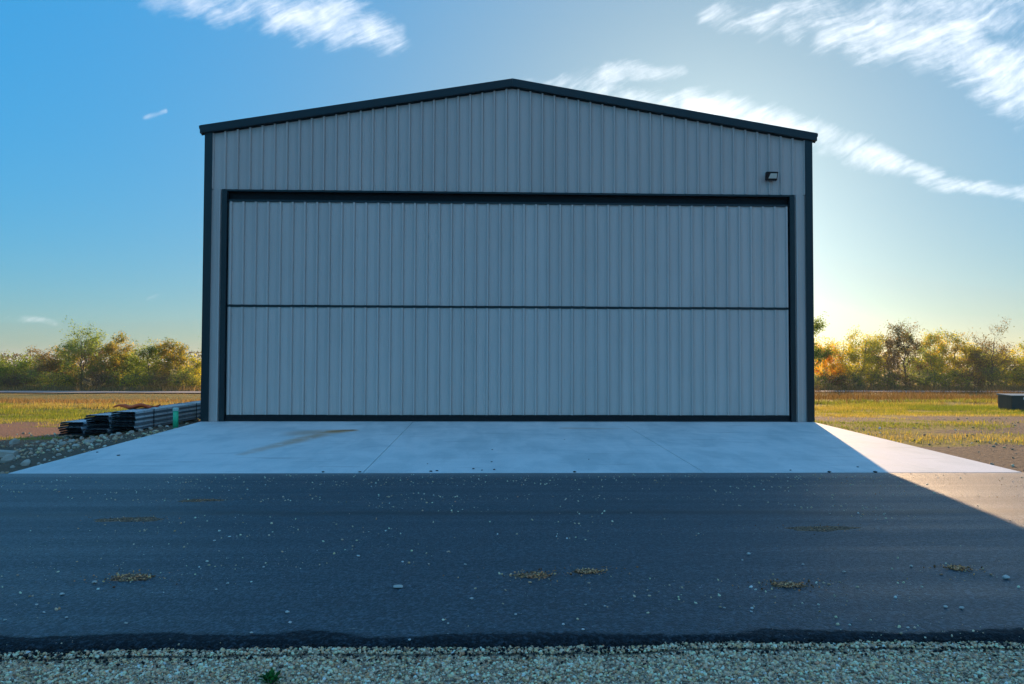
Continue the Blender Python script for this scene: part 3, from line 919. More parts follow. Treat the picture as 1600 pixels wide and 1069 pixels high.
def randrot(n, rng):
    q = rng.normal(size=(n, 4)); q /= np.linalg.norm(q, axis=1)[:, None]
    a, b_, c, d = q.T
    return np.stack([np.stack([1 - 2 * (c * c + d * d), 2 * (b_ * c - a * d), 2 * (b_ * d + a * c)], -1),
                     np.stack([2 * (b_ * c + a * d), 1 - 2 * (b_ * b_ + d * d), 2 * (c * d - a * b_)], -1),
                     np.stack([2 * (b_ * d - a * c), 2 * (c * d + a * b_), 1 - 2 * (b_ * b_ + c * c)], -1)], 1)
def stones(name, P, S, cols, mat='stone_col', flat=.62):
    """joined stones: P (n,3) centres, S (n) radii, cols (n,3)"""
    n = len(P); rng = RNG
    base = IV[None] * (1 + rng.uniform(-.28, .22, (n, 12, 1)))
    base = base * np.stack([rng.uniform(.75, 1.3, n), rng.uniform(.6, 1, n), rng.uniform(.45, .8, n)], -1)[:, None, :]
    base = np.einsum('nij,nkj->nki', randrot(n, rng), base)
    base[:, :, 2] *= flat + .2
    Vv = base * S[:, None, None] + P[:, None, :]
    Ff = IF[None] + (np.arange(n) * 12)[:, None, None]
    return fastmesh(name, Vv.reshape(-1, 3), Ff.reshape(-1, 3), mat, np.repeat(cols, 12, 0))
PAL = np.array([(0.50, 0.48, 0.44), (0.36, 0.34, 0.31), (0.62, 0.60, 0.56), (0.42, 0.33, 0.24), (0.27, 0.25, 0.23), (0.45, 0.30, 0.23), (0.10, 0.095, 0.09), (0.55, 0.50, 0.42)])
def stone_cols(n, wts, rng=RNG):
    c = PAL[rng.choice(len(PAL), n, p=np.array(wts) / sum(wts))]
    return np.clip(c * np.array((2.1, 1.60, 1.16)) * rng.uniform(.5, 1.2, (n, 1)) * rng.uniform(.95, 1.05, (n, 3)), 0, .82)
# foreground shoulder: a bed and tens of thousands of loose stones
gx = np.linspace(-9, 9, 180); gy = np.linspace(-19.5, -14.8, 60)
GX, GY = np.meshgrid(gx, gy)
GZ = GRAV_Z + .022 * (fbm(GX * 1.6, GY * 2.2, 41) - .5) - .012 * sst(GY, -14.93, -14.86)
idx = np.arange(GX.size).reshape(GX.shape)
Fq = np.stack([idx[:-1, :-1], idx[:-1, 1:], idx[1:, 1:], idx[1:, :-1]], -1).reshape(-1, 4)
mt, t, b = newmat('grit')
p = worldpos(t)
vcol = t.voronoi(p, 190, 1); vv_ = t.sep(vcol)[0]; vd = t.voronoi(p, 190, 0)
cc = t.mix(vv_, (0.30, 0.22, 0.15), (0.74, 0.60, 0.46))
cc = t.mix(t.ramp(t.noise(p, 3.0, 4, .6), .45, .7, 0, .5), cc, (0.29, 0.21, 0.145))
t.l.new(cc, b.inputs['Base Color']); b.inputs['Roughness'].default_value = .9
t.l.new(t.bump(vd, .9, .008), b.inputs['Normal'])
tag(obj('gravel_shoulder', fastmesh('gravel_shoulder', np.stack([GX, GY, GZ], -1).reshape(-1, 3), Fq, 'grit', None, True)), None, kind='structure')
def scatter_gravel(n, x0, x1, y0, y1, smin, smax, pw, wts, name):
    x = RNG.uniform(x0, x1, n); y = y0 + (y1 - y0) * RNG.uniform(0, 1, n)
    edge_y = ASP1 - .09 + np.interp(x, axs, nse + bulge) * 1.2
    y = np.where(y > edge_y + .02, edge_y - RNG.uniform(-.02, .3, n), y)
    s = smin + (smax - smin) * RNG.uniform(0, 1, n) ** pw
    z = GRAV_Z + .022 * (fbm(x * 1.6, y * 2.2, 41) - .5) - .012 * sst(y, -14.93, -14.86) + s * .28 + RNG.uniform(0, .004, n)
    z = np.where(y > edge_y - .05, z + .012, z)
    return stones(name, np.stack([x, y, z], -1), s, stone_cols(n, wts))
o = obj('shoulder_gravel', scatter_gravel(62000, -3.6, 3.2, -15.65, -14.88, .003, .0125, 2.6, (3, 3.5, 1.5, 3, 3, 2, 1.4, 2), 'shoulder_gravel'))
tag(o, 'loose pale gravel along the near edge of the asphalt', 'gravel', kind='stuff')
o = obj('shoulder_gravel_outer', scatter_gravel(14000, -8, 8, -16.8, -14.88, .004, .014, 2.6, (3, 3, 2, 2, 2, 1, .8, 2), 'shoulder_gravel_outer'))
o.name = 'shoulder_pebbles'
tag(o, 'coarser scattered pebbles of the near gravel shoulder', 'gravel', kind='stuff')

# black crumbs broken off the asphalt edge
n = 3200
x = RNG.uniform(-4, 4, n); ey = ASP1 - .09 + np.interp(x, axs, nse + bulge) * 1.2
y = ey + .04 - np.abs(RNG.normal(0, .07, n)); s = .003 + .010 * RNG.uniform(0, 1, n) ** 2.5
o = obj('edge_crumbs', stones('edge_crumbs', np.stack([x, y, GRAV_Z + .012 + s * .5 + np.where(y > ey, .012, 0)], -1), s, np.tile(np.array((.014, .015, .017)), (n, 1)) * RNG.uniform(.6, 2, (n, 1))))
tag(o, 'black asphalt crumbs broken off along the near asphalt edge', 'crumbs', kind='stuff')
# grit strewn over the asphalt
n = 22000
x = RNG.uniform(-9, 9, n); y = -7.5 - 7.45 * RNG.uniform(0, 1, n)
keepn = fbm(x * .7, y * 1.5, 77) * .6 + fbm(x * 2.6, y * 4.0, 78) * .4 + RNG.uniform(-.07, .07, n) + .12 * (RNG.uniform(0, 1, n) < .06) > .565
x, y = x[keepn], y[keepn]; n = len(x)
s = .0020 + .012 * RNG.uniform(0, 1, n) ** 6
o = obj('asphalt_grit', stones('asphalt_grit', np.stack([x, y, asp_z(y) + s * .35], -1), s, stone_cols(n, (4, 2, 5, 1, 1, 1, 0, 3))))
tag(o, 'fine pale grit strewn across the dark asphalt', 'grit', kind='stuff')

def rock_mesh(name, seed, mat, rough=.25):
    rng = np.random.default_rng(seed)
    v = IV2.copy()
    # cut flat facets
    for _ in range(9):
        nrm = rng.normal(size=3); nrm /= np.linalg.norm(nrm); lim = rng.uniform(.55, .85)
        d = v @ nrm; v = v - np.maximum(d - lim, 0)[:, None] * nrm
    v = v * (1 + rng.uniform(-rough, rough, (len(v), 1)) * .35)
    return mesh(name, v, IF2, mat)
ROCKS = [rock_mesh('rock', 100 + i, 'limestone') for i in range(7)]
PEBS = [rock_mesh('pebble', 200 + i, 'white_stone') for i in range(5)]
def unproj_z(px, py, zf, n=12):
    """world point on the ground surface seen at a pixel of the survey photograph"""
    d = fw + rt2 * ((px - 800) / F_PX) - up2 * ((py - 534.5) / F_PX)
    z = 0.0
    for _ in range(n):
        tt = (z - CAM.z) / d.z
        P = CAM + d * tt
        z = zf(P.x, P.y)
    return P
aspf = lambda x, y: asp_z(y)
slf = lambda x, y: SLAB_S * y
# rubble beside the apron
rl = [(22, 694, .26, .2), (98, 697, .22, .15), (12, 722, .30, .2), (40, 727, .22, .14), (112, 692, .24, .12), (105, 686, .18, .12), (120, 699, .2, .11), (138, 693, .26, .13), (146, 690, .18, .1), (128, 686, .16, .1), (82, 694, .18, .1), (68, 696, .14, .1), (160, 683, .20, .11), (152, 697, .12, .08), (175, 681, .14, .08), (185, 679, .15, .09), (205, 677, .16, .09), (220, 674, .14, .09), (235, 671, .14, .09), (250, 668, .14, .1), (262, 668, .12, .08), (60, 692, .12, .08), (8, 708, .16, .1), (28, 716, .14, .09), (55, 712, .09, .06), (75, 705, .10, .06), (92, 712, .12, .07), (70, 720, .10, .06), (110, 706, .11, .07), (30, 704, .10, .06), (48, 703, .10, .06), (130, 704, .08, .05), (145, 685, .12, .08), (168, 688, .1, .07), (190, 685, .09, .06), (95, 690, .12, .08), (60, 726, .08, .05), (20, 731, .10, .06), (84, 716, .08, .05), (240, 675, .08, .06)]
special = {1: 'pale rock right of the largest rounded one, near the apron edge', 7: 'widest flat rubble rock below the leftmost metal bundle', 12: 'squat rubble rock under the front of the middle bundle', 17: 'rubble rock at the foot of the bundle nearest the hangar', 19: 'rubble rock just left of the green pipe', 0: 'largest rounded pale rock in the rubble left of the apron', 2: 'big broken rock at the left frame edge below the concrete chunk'}
for i, (pxx, pyy, wd, hh_) in enumerate(rl):
    P = unproj_z(pxx, pyy, lambda x, y: float(ground(x, y)))
    o = obj('rock', ROCKS[i % 7], None, loc=(P.x, P.y, P.z + hh_ * .22), rot=(random.uniform(-.3, .3), random.uniform(-.3, .3), random.uniform(0, 6.3)), scale=(wd * .5, wd * .5 * random.uniform(.65, .95), hh_ * .5))
    tag(o, special.get(i, 'pale limestone rubble rock beside the left edge of the apron'), 'rock', 'rubble rocks beside the apron')
P = unproj_z(4, 714, lambda x, y: float(ground(x, y)))
cc_ = MB(); cc_.hull8([(-.42, -.14, -.02), (.26, -.16, -.02), (.24, .17, -.02), (-.42, .15, -.02), (-.40, -.12, .135), (.22, -.13, .11), (.21, .13, .115), (-.40, .12, .135)])
o = cc_.build('concrete_chunk', 'limestone', None, bevel=.012, loc=(P.x, P.y, P.z), rot=(0, R(4), R(14)))
tag(o, 'flat broken concrete chunk with a pale top at the left edge', 'concrete chunk')
# small stones over the rubble strip and the dirt on the right
n = 5200
x = np.concatenate([RNG.uniform(-16, -7.7, 3200), RNG.uniform(7.7, 17, 2000)]); y = np.concatenate([RNG.uniform(-7.2, 1.0, 3200), RNG.uniform(-7.2, 4, 2000)])
kp = np.where(x < 0, fbm(x * .6, y * .6, 51) + .12 * sst(y, 0, -4) + RNG.uniform(-.2, .2, n) > .50, fbm(x * .6, y * .6, 52) + RNG.uniform(-.2, .2, n) > .56)
x, y = x[kp], y[kp]; n = len(x)
s = .012 + .05 * RNG.uniform(0, 1, n) ** 3 * np.where(x < 0, 1, .6)
o = obj('ground_stones', stones('ground_stones', np.stack([x, y, ground(x, y) + s * .25], -1), s, stone_cols(n, (3, 3, 1, 3, 3, 1, .5, 2)) * .8))
tag(o, 'small stones and clods strewn over the bare soil beside the apron', 'stones', kind='stuff')

# single pale pebbles on the asphalt
pl = [(623, 919, .085, 'flat white stone flake lying alone in mid asphalt'), (737, 937, .030, 'roundish white pebble right of the flat white flake'), (97, 930, .032, 'white pebble on the asphalt at far left, below the gravel patch'),
      (57, 946, .022, None), (69, 958, .02, None), (104, 966, .02, None), (8, 970, .022, None), (449, 958, .03, None), (453, 974, .022, None), (197, 975, .022, None), (356, 913, .028, None), (338, 922, .02, None), (412, 887, .022, None),
      (629, 879, .025, None), (727, 883, .025, None), (806, 961, .02, None), (915, 946, .018, None), (945, 948, .018, None), (880, 977, .022, None), (911, 985, .022, None), (1478, 950, .034, None), (1503, 952, .036, None), (1572, 905, .06, 'elongated pale stone near the right edge of the asphalt'),
      (1175, 952, .026, None), (1174, 957, .02, None), (1255, 883, .024, None), (1319, 895, .03, None), (1424, 886, .03, None), (1160, 876, .02, None), (1132, 951, .02, None), (148, 912, .045, 'flat pale stone just left of the leftmost gravel patch'), (335, 846, .03, None), (1170, 867, .04, None), (700, 975, .016, None), (560, 870, .03, None), (1419, 982, .022, None), (640, 1001, .02, None), (393, 990, .022, None)]
for i, (pxx, pyy, wd, lab) in enumerate(pl):
    P = unproj_z(pxx, pyy, aspf)
    wd *= .8
    hgt = wd * (.18 if wd > .05 else .34)
    o = obj('pebble', PEBS[i % 5], None, loc=(P.x, P.y, P.z + hgt * .8), rot=(0, 0, random.uniform(-.4, .4)), scale=(wd * .55, wd * random.uniform(.32, .5), hgt))
    tag(o, lab or 'small white pebble lying loose on the dark asphalt', 'pebble', 'white pebbles on the asphalt')
P = unproj_z(1449, 1003, lambda x, y: .06)
o = obj('pink_stone', rock_mesh('pink_stone', 301, 'pink_stone'), None, loc=(P.x, P.y, .07), rot=(.2, .3, .5), scale=(.026, .02, .02))
tag(o, 'pinkish stone on the dark asphalt edge at lower right', 'stone')

# worn patches of gravel and dirt on the asphalt
patches = [(205, 812, .62, .34, 'flat tan dirt patch on the asphalt, upper left', 0), (205, 903, .30, .19, 'brown gravel patch with white stones, lower left of the asphalt', 1), (833, 900, .24, .16, 'larger dark gravel patch of the pair in mid asphalt', 1),
           (918, 894, .19, .13, 'smaller gravel patch of the pair in mid asphalt', 1), (1232, 915, .21, .14, 'gravel patch with one white stone, right part of the asphalt', 1), (1495, 889, .13, .11, 'small dark gravel patch near the right edge of the asphalt', 1), (1283, 826, .66, .30, 'wide flat dirt patch on the asphalt below the sunlit corner', 0), (315, 782, .5, .3, 'faint reddish dirt patch near the apron, left of centre', 0)]
for i, (pxx, pyy, wd, dp, lab, grit) in enumerate(patches):
    P = unproj_z(pxx, pyy, aspf)
    root = thing('dirt_patch', lab, 'dirt patch', (P.x, P.y, P.z), group='worn patches on the asphalt')
    rng = np.random.default_rng(400 + i)
    nr, ns = 6, 26; vv = [(0, 0, .012)]
    ph = rng.uniform(0, 6.28, 4)
    for r_ in range(1, nr + 1):
        for k_ in range(ns):
            a = 2 * math.pi * k_ / ns
            rr = r_ / nr * (1 + .16 * math.sin(2 * a + ph[0]) + .12 * math.sin(3 * a + ph[1]) + .10 * math.sin(7 * a + ph[2]))
            zz_ = (.013 if grit else .007) * (1 - (r_ / nr) ** 2) + (rng.uniform(-.003, .003) if r_ < nr else -.006)
            vv.append((wd * .5 * rr * math.cos(a), dp * .5 * rr * math.sin(a), zz_ + ASP_S * -dp * .5 * rr * math.sin(a)))
    ff = [(0, 1 + k_, 1 + (k_ + 1) % ns) for k_ in range(ns)]
    for r_ in range(nr - 1):
        for k_ in range(ns):
            a0 = 1 + r_ * ns + k_; a1 = 1 + r_ * ns + (k_ + 1) % ns
            ff.append((a0, a0 + ns, a1 + ns, a1))
    obj('dirt', mesh('dirt', vv, ff, 'patch_dirt', True), root)
    n = 330 if grit else 120
    q = rng.normal(size=(n, 2)) * np.where(rng.uniform(0, 1, (n, 1)) < .75, .30, .75) + np.array((0, -.12)) * rng.uniform(0, 1, (n, 1))
    s = .0025 + (.008 if grit else .005) * rng.uniform(0, 1, n) ** 2
    Pq = np.stack([q[:, 0] * wd * .8, q[:, 1] * dp * .8, ASP_S * -q[:, 1] * dp * .8 + .008 + s * .3], -1)
    so = obj('loose_grit', stones('loose_grit', Pq, s, stone_cols(n, (1.2, 1.5, 1.0, 2, 3, 1.5, 7, .8), rng) * np.array((1.0, .66, .47))), root)
    so['kind'] = 'stuff'
# black crumbs dropped on the apron
cr = [(740, 733, .05), (753, 735, .04), (772, 734, .05), (769, 703, .04), (739, 733, .03), (505, 740, .06), (562, 739, .05), (668, 725, .03), (673, 737, .06), (683, 736, .05), (768, 722, .04), (882, 687, .03), (920, 718, .03), (185, 712, .06), (152, 707, .05), (1235, 735, .04), (1340, 730, .04), (898, 742, .07), (1296, 743, .07), (1368, 743, .07)]
TAR = rock_mesh('asphalt_crumb', 333, 'tar')
for i, (pxx, pyy, wd) in enumerate(cr):
    P = unproj_z(pxx, min(pyy, 738), slf)
    o = obj('asphalt_crumb', TAR, None, loc=(P.x, P.y, P.z + wd * .12), rot=(0, 0, random.uniform(0, 6)), scale=(wd * .55, wd * .4, wd * .22))
    tag(o, 'small black asphalt crumb lying on the pale concrete apron', 'crumb', 'asphalt crumbs on the apron')

# ------------------------------------------------------------------ weed in the gravel
P = unproj_z(424, 1062, lambda x, y: GRAV_Z + .02)
wd_ = thing('weed', 'small green weed growing in the gravel at the bottom edge', 'weed', (P.x, P.y, GRAV_Z))
rng = np.random.default_rng(55)
vv = []; ff = []; cols = []
for i in range(60):
    a = rng.uniform(0, 6.28); r0 = rng.uniform(0, .025); L_ = rng.uniform(.02, .045); el = rng.uniform(.3, 1.3); wl = L_ * .24
    bs = np.array((math.cos(a) * r0, math.sin(a) * r0, rng.uniform(.005, .03)))
    d = np.array((math.cos(a) * math.cos(el), math.sin(a) * math.cos(el), math.sin(el)))
    sd_ = np.array((-math.sin(a), math.cos(a), 0))
    k_ = len(vv)
    vv += [bs, bs + d * L_ * .5 + sd_ * wl, bs + d * L_ + (0, 0, -.004), bs + d * L_ * .5 - sd_ * wl]
    ff.append((k_, k_ + 1, k_ + 2, k_ + 3))
    c_ = np.array((.03, .13, .045)) * rng.uniform(.6, 1.4); cols += [c_] * 4
obj('leaves', fastmesh('leaves', np.array(vv), np.array(ff), 'leaf', np.array(cols)), wd_)
g = MB()
for i in range(5):
    a = i * 1.3; g.tube([(0, 0, -.01), (.012 * math.cos(a), .012 * math.sin(a), .02), (.02 * math.cos(a), .02 * math.sin(a), .035)], [.0025, .002, .001], 5)
g.build('stem', 'bark', wd_)

# ------------------------------------------------------------------ grass
def blades(name, x, y, h, wd, cols, lean=.5):
    n = len(x); z = ground(x, y)
    a = RNG.uniform(0, 6.283, n); la = RNG.uniform(0, 6.283, n); ln = RNG.uniform(.05, lean, n) * h
    bx_ = np.cos(a) * wd / 2; by_ = np.sin(a) * wd / 2
    P0 = np.stack([x - bx_, y - by_, z - .02], -1); P1 = np.stack([x + bx_, y + by_, z - .02], -1)
    P2 = np.stack([x + np.cos(la) * ln, y + np.sin(la) * ln, z + h], -1)
    V_ = np.stack([P0, P1, P2], 1).reshape(-1, 3)
    Fc = np.arange(3 * n).reshape(-1, 3)
    return fastmesh(name, V_, Fc, 'blade', np.repeat(cols, 3, 0))
def in_view(x, y, z, pad=90):
    u_, v_, d_ = project(np.stack([x, y, z], -1))
    return (d_ > .5) & (u_ > -260) & (u_ < 1860) & ((u_ < 330 + pad) | (u_ > 1255 - pad))
def gcol(n, k, pal):
    pal = np.array(pal)
    i = np.clip((k * len(pal)).astype(int), 0, len(pal) - 1)
    return pal[i] * RNG.uniform(.65, 1.3, (n, 1))
n = 620000
x = RNG.uniform(-40, 42, n); y = -5 + 23 * RNG.uniform(0, 1, n) ** .8
tm = turf_mask(x, y)
tm = tm * sst(fbm(x * .8, y * 1.4, 99, 3) + RNG.uniform(-.1, .1, n), .30, .58)
kp = (RNG.uniform(0, 1, n) < tm) & (np.abs(x) > 7.9) & in_view(x, y, ground(x, y))
x, y = x[kp], y[kp]; n = len(x)
nz = fbm(x * .5, y * .9, 61, 3)
h = RNG.uniform(.03, .085, n) * (.6 + 1.0 * nz) * (1 + 1.0 * sst(y, 8, 13)) * (1 + .5 * (RNG.uniform(0, 1, n) < .04))
gb = fbm(x * .16 + 9, y * .45, 88, 3)
cols = gcol(n, np.clip((gb - .5) * 2.0 + .50 + RNG.uniform(-.25, .3, n), 0, .999), [(0.13, 0.18, 0.035), (0.20, 0.23, 0.045), (0.29, 0.27, 0.065), (0.36, 0.31, 0.09), (0.36, 0.28, 0.13)])
o = obj('field_grass', blades('field_grass', x, y, h, RNG.uniform(.010, .022, n), cols))
tag(o, 'short yellow green grass growing in patches over the field', 'grass', kind='stuff')
n = 210000
x = RNG.uniform(-110, 120, n); y = 15 + 49 * RNG.uniform(0, 1, n) ** .9
dn = fbm(x * .12, y * .3, 71, 4)
kp = in_view(x, y, ground(x, y)) & (RNG.uniform(0, 1, n) < .35 + 1.1 * (dn - .35)) & (RNG.uniform(0, 1, n) < .5 + .5 * sst(y, 17, 22))
x, y = x[kp], y[kp]; n = len(x); dn = dn[kp]
h = RNG.uniform(.12, .36, n) * (.5 + 1.1 * dn) * np.where(x > 0, 1.5, .8 - .55 * sst(y, 35, 55))
cols = gcol(n, np.clip(dn + RNG.uniform(-.3, .3, n), 0, .999), [(0.14, 0.13, 0.03), (0.17, 0.115, 0.055), (0.22, 0.145, 0.08), (0.26, 0.17, 0.095), (0.19, 0.12, 0.07)]) * np.where(x > 0, .55, .9)[:, None]
o = obj('brown_weeds', blades('brown_weeds', x, y, h, RNG.uniform(.02, .06, n), cols, .8))
tag(o, 'rough brown weeds and dry grass between the field and the far road', 'weeds', kind='stuff')
n = 60000
x = RNG.uniform(-120, 140, n); y = RNG.uniform(ROAD1 + .3, 90, n)
kp = in_view(x, y, ground(x, y))
x, y = x[kp], y[kp]; n = len(x)
o = obj('tree_line_weeds', blades('tree_line_weeds', x, y, RNG.uniform(.3, 1.0, n), RNG.uniform(.04, .12, n), gcol(n, RNG.uniform(0, .999, n), [(0.14, 0.12, 0.04), (0.2, 0.14, 0.075), (0.25, 0.17, 0.10)]), .8))
tag(o, 'tall dry undergrowth along the foot of the tree line', 'undergrowth', kind='stuff')

# ------------------------------------------------------------------ trees
def tubes_np(polys, n=5):
    V_ = []; F_ = []; off = 0
    for pts, rad in polys:
        pts = np.asarray(pts, float); kq = len(pts)
        d = np.gradient(pts, axis=0); d /= np.linalg.norm(d, axis=1)[:, None] + 1e-9
        ref = np.where(np.abs(d[:, 2:3]) > .9, np.array([[1., 0, 0]]), np.array([[0, 0, 1.]]))
        a = np.cross(d, ref); a /= np.linalg.norm(a, axis=1)[:, None] + 1e-9
        c = np.cross(d, a)
        an = np.arange(n) * 2 * math.pi / n
        ring = pts[:, None] + (a[:, None] * np.cos(an)[None, :, None] + c[:, None] * np.sin(an)[None, :, None]) * np.asarray(rad)[:, None, None]
        V_.append(ring.reshape(-1, 3))
        i = np.arange(kq - 1)[:, None] * n; j = np.arange(n)[None]; j2 = (j + 1) % n
        F_.append(np.stack([i + j, i + j2, i + n + j2, i + n + j], -1).reshape(-1, 4) + off)
        off += kq * n
    return np.concatenate(V_), np.concatenate(F_)
def curve(a, b_, rng, bend, k=5):
    a = np.asarray(a, float); b_ = np.asarray(b_, float)
    t_ = np.linspace(0, 1, k)[:, None]; L = np.linalg.norm(b_ - a)
    off = rng.normal(size=3) * bend * L
    off2 = np.array([0, 0, 1.0]) * bend * L * .5
    return a + (b_ - a) * t_ + (off - off2) * (t_ * (1 - t_)) * 1.6 + rng.normal(size=(k, 3)) * .02 * L * (t_ * (1 - t_) * 4)
def make_tree(name, label, x, y, H_, W_, seed, leaf_n, pal, low=.22, sparse=0.0, leaf_s=.15, stems=1, group='trees along the tree line', cat='tree', mistletoe=0, vine=0):
    rng = np.random.default_rng(seed)
    root = thing(name, label, cat, (x, y, zg(x, y) - .05), 0, group)
    polys = []; tips = []
    for s_ in range(stems):
        ba = rng.uniform(0, 6.28); bo = 0 if stems == 1 else rng.uniform(.1, .35) * W_ * .3
        base = np.array((math.cos(ba) * bo, math.sin(ba) * bo, 0))
        lean = rng.normal(size=2) * .06 * H_
        topz = H_ * rng.uniform(.72, .86) * (1 if s_ == 0 else rng.uniform(.7, 1))
        top = base + np.array((lean[0] + base[0] * 1.2, lean[1] + base[1] * 1.2, topz))
        tr = curve(base, top, rng, .05, 9)
        r0 = .018 * H_ * rng.uniform(.8, 1.2) / (stems ** .4)
        polys.append((tr, np.linspace(r0, r0 * .22, 9)))
        nl = int(rng.integers(8, 12) if stems == 1 else rng.integers(5, 8))
        for li in range(nl):
            f_ = low + (1 - low) * (li + rng.uniform(0, .8)) / nl
            f_ = min(f_, .98)
            st = tr[min(int(f_ * 8), 8)] * (1 - (f_ * 8) % 1) + tr[min(int(f_ * 8) + 1, 8)] * ((f_ * 8) % 1)
            az = li * 2.4 + rng.uniform(-.7, .7)
            # crown half-width at this height
            cw = W_ * .5 * (1 - .75 * max(0, f_ - .45) / .55) * rng.uniform(.65, 1.1)
            rise = rng.uniform(.10, .26) * H_ * (1 if f_ < .8 else 1.1)
            en = st + np.array((math.cos(az) * cw, math.sin(az) * cw, rise))
            en[2] = min(en[2], H_)
            lm = curve(st, en, rng, .10, 6)
            rl_ = r0 * (1 - f_ * .75) * .45
            polys.append((lm, np.linspace(rl_, rl_ * .25, 6)))
            for ti in range(int(rng.integers(7, 11))):
                g_ = rng.uniform(.25, 1)
                s2 = lm[min(int(g_ * 5), 5)]
                a2 = az + rng.normal() * 1.0
                L2 = rng.uniform(.08, .20) * W_ + .25
                e2 = s2 + np.array((math.cos(a2) * L2, math.sin(a2) * L2, rng.uniform(-.05, .85) * L2))
                tw = curve(s2, e2, rng, .12, 4)
                rt_ = max(.011, rl_ * .25)
                polys.append((tw, np.linspace(rt_, rt_ * .5, 4)))
                tips.append((tw, rng.uniform(0, 1)))
                for q in range(2 if sparse < .5 else 4):
                    e3 = e2 + rng.normal(size=3) * np.array((.22, .22, .28)) * L2 * 1.6 + np.array((0, 0, .18 * L2))
                    s3 = tw[rng.integers(1, 4)]
                    polys.append((np.stack([s3, (s3 + e3) / 2 + rng.normal(size=3) * .05 * L2, e3]), np.array([rt_ * .6, rt_ * .5, rt_ * .35])))
                    tips.append((np.stack([s3, e3]), rng.uniform(0, 1)))
    V_, F_ = tubes_np(polys, 5)
    obj('trunk', fastmesh('trunk', V_, F_, 'bark', None, True), root)
    # leaves gather round the twigs, some twigs bare
    keep = [q for q in tips if q[1] > sparse]
    if not keep: keep = tips[:4]
    npt = leaf_n
    ch = rng.integers(0, len(keep), npt)
    A = np.stack([q[0][0] for q in keep])[ch]; B = np.stack([q[0][-1] for q in keep])[ch]
    tt = rng.uniform(.25, 1.15, (npt, 1))
    P_ = A + (B - A) * tt + rng.normal(size=(npt, 3)) * (.10 + .035 * W_) * np.array((1, 1, .85))
    P_[:, 2] = np.maximum(P_[:, 2], .15)
    n_ = npt
    if mistletoe:
        # round dark clumps lodged in the upper limbs
        for (ox, oz, rr) in [(-.95, .86, .36), (-.8, .78, .32), (-.72, .70, .26), (.85, .72, .30), (1.1, .68, .24), (-.35, .6, .24), (.5, .62, .2), (-.9, .64, .2)]:
            kx = rng.normal(size=(150, 3)) * np.array((.8, .8, 1.1))
            P_ = np.concatenate([P_, np.array((ox, 0, oz * H_)) + kx * rr])
        n_ = len(P_)
    Rm = randrot(n_, rng); sz = leaf_s * rng.uniform(.55, 1.25, n_)
    qd = np.array([(0, -.5, 0), (.32, 0, .05), (0, .5, 0), (-.32, 0, .05)])
    Lv = np.einsum('nij,kj->nki', Rm, qd) * sz[:, None, None] + P_[:, None, :]
    pal = np.array(pal)
    twc = rng.integers(0, len(pal), len(keep))
    ci = np.where(rng.uniform(0, 1, npt) < .7, twc[ch], rng.integers(0, len(pal), npt))
    C_ = pal[ci] * rng.uniform(.65, 1.3, (npt, 1))
    if mistletoe: C_ = np.concatenate([C_, np.tile(np.array((.03, .05, .018)), (n_ - npt, 1)) * rng.uniform(.6, 1.3, (n_ - npt, 1))])
    obj('crown', fastmesh('crown', Lv.reshape(-1, 3), np.arange(4 * n_).reshape(-1, 4), 'leaf', np.repeat(C_, 4, 0)), root)
    return root
OLIVE = [(0.140, 0.218, 0.030), (0.206, 0.269, 0.041), (0.263, 0.307, 0.047), (0.112, 0.192, 0.034)]
GREY = [(0.160, 0.230, 0.061), (0.206, 0.269, 0.081), (0.140, 0.218, 0.047)]
RUST = [(0.300, 0.218, 0.047), (0.244, 0.230, 0.041), (0.169, 0.218, 0.034), (0.356, 0.282, 0.054)]
BROWN = [(0.150, 0.112, 0.061), (0.195, 0.144, 0.074), (0.120, 0.112, 0.054)]
GOLD = [(0.800, 0.533, 0.032), (0.680, 0.477, 0.041), (0.486, 0.421, 0.050), (0.778, 0.365, 0.024)]
YGRN = [(0.462, 0.450, 0.050), (0.341, 0.365, 0.050), (0.583, 0.477, 0.050), (0.244, 0.281, 0.050)]
ORNG = [(0.584, 0.402, 0.053), (0.428, 0.432, 0.065), (0.292, 0.371, 0.065), (0.234, 0.309, 0.065)]
def at_px(pxx, yy):
    """x for a tree seen at survey column pxx standing at depth yy, and metres per pixel there"""
    d = fw + rt2 * ((pxx - 800) / F_PX)
    tt = (yy - CAM.y) / d.y
    return CAM.x + d.x * tt, tt / F_PX
def top_h(x, yy, pytop):
    mp = None
    d = (Vector((x, yy, 0)) - CAM); depth = d.dot(fw)
    # height whose projection is at pytop
    zc = CAM.z + (534.5 - pytop) / F_PX * depth + math.tan(PIT) * depth
    return zc - zg(x, yy)
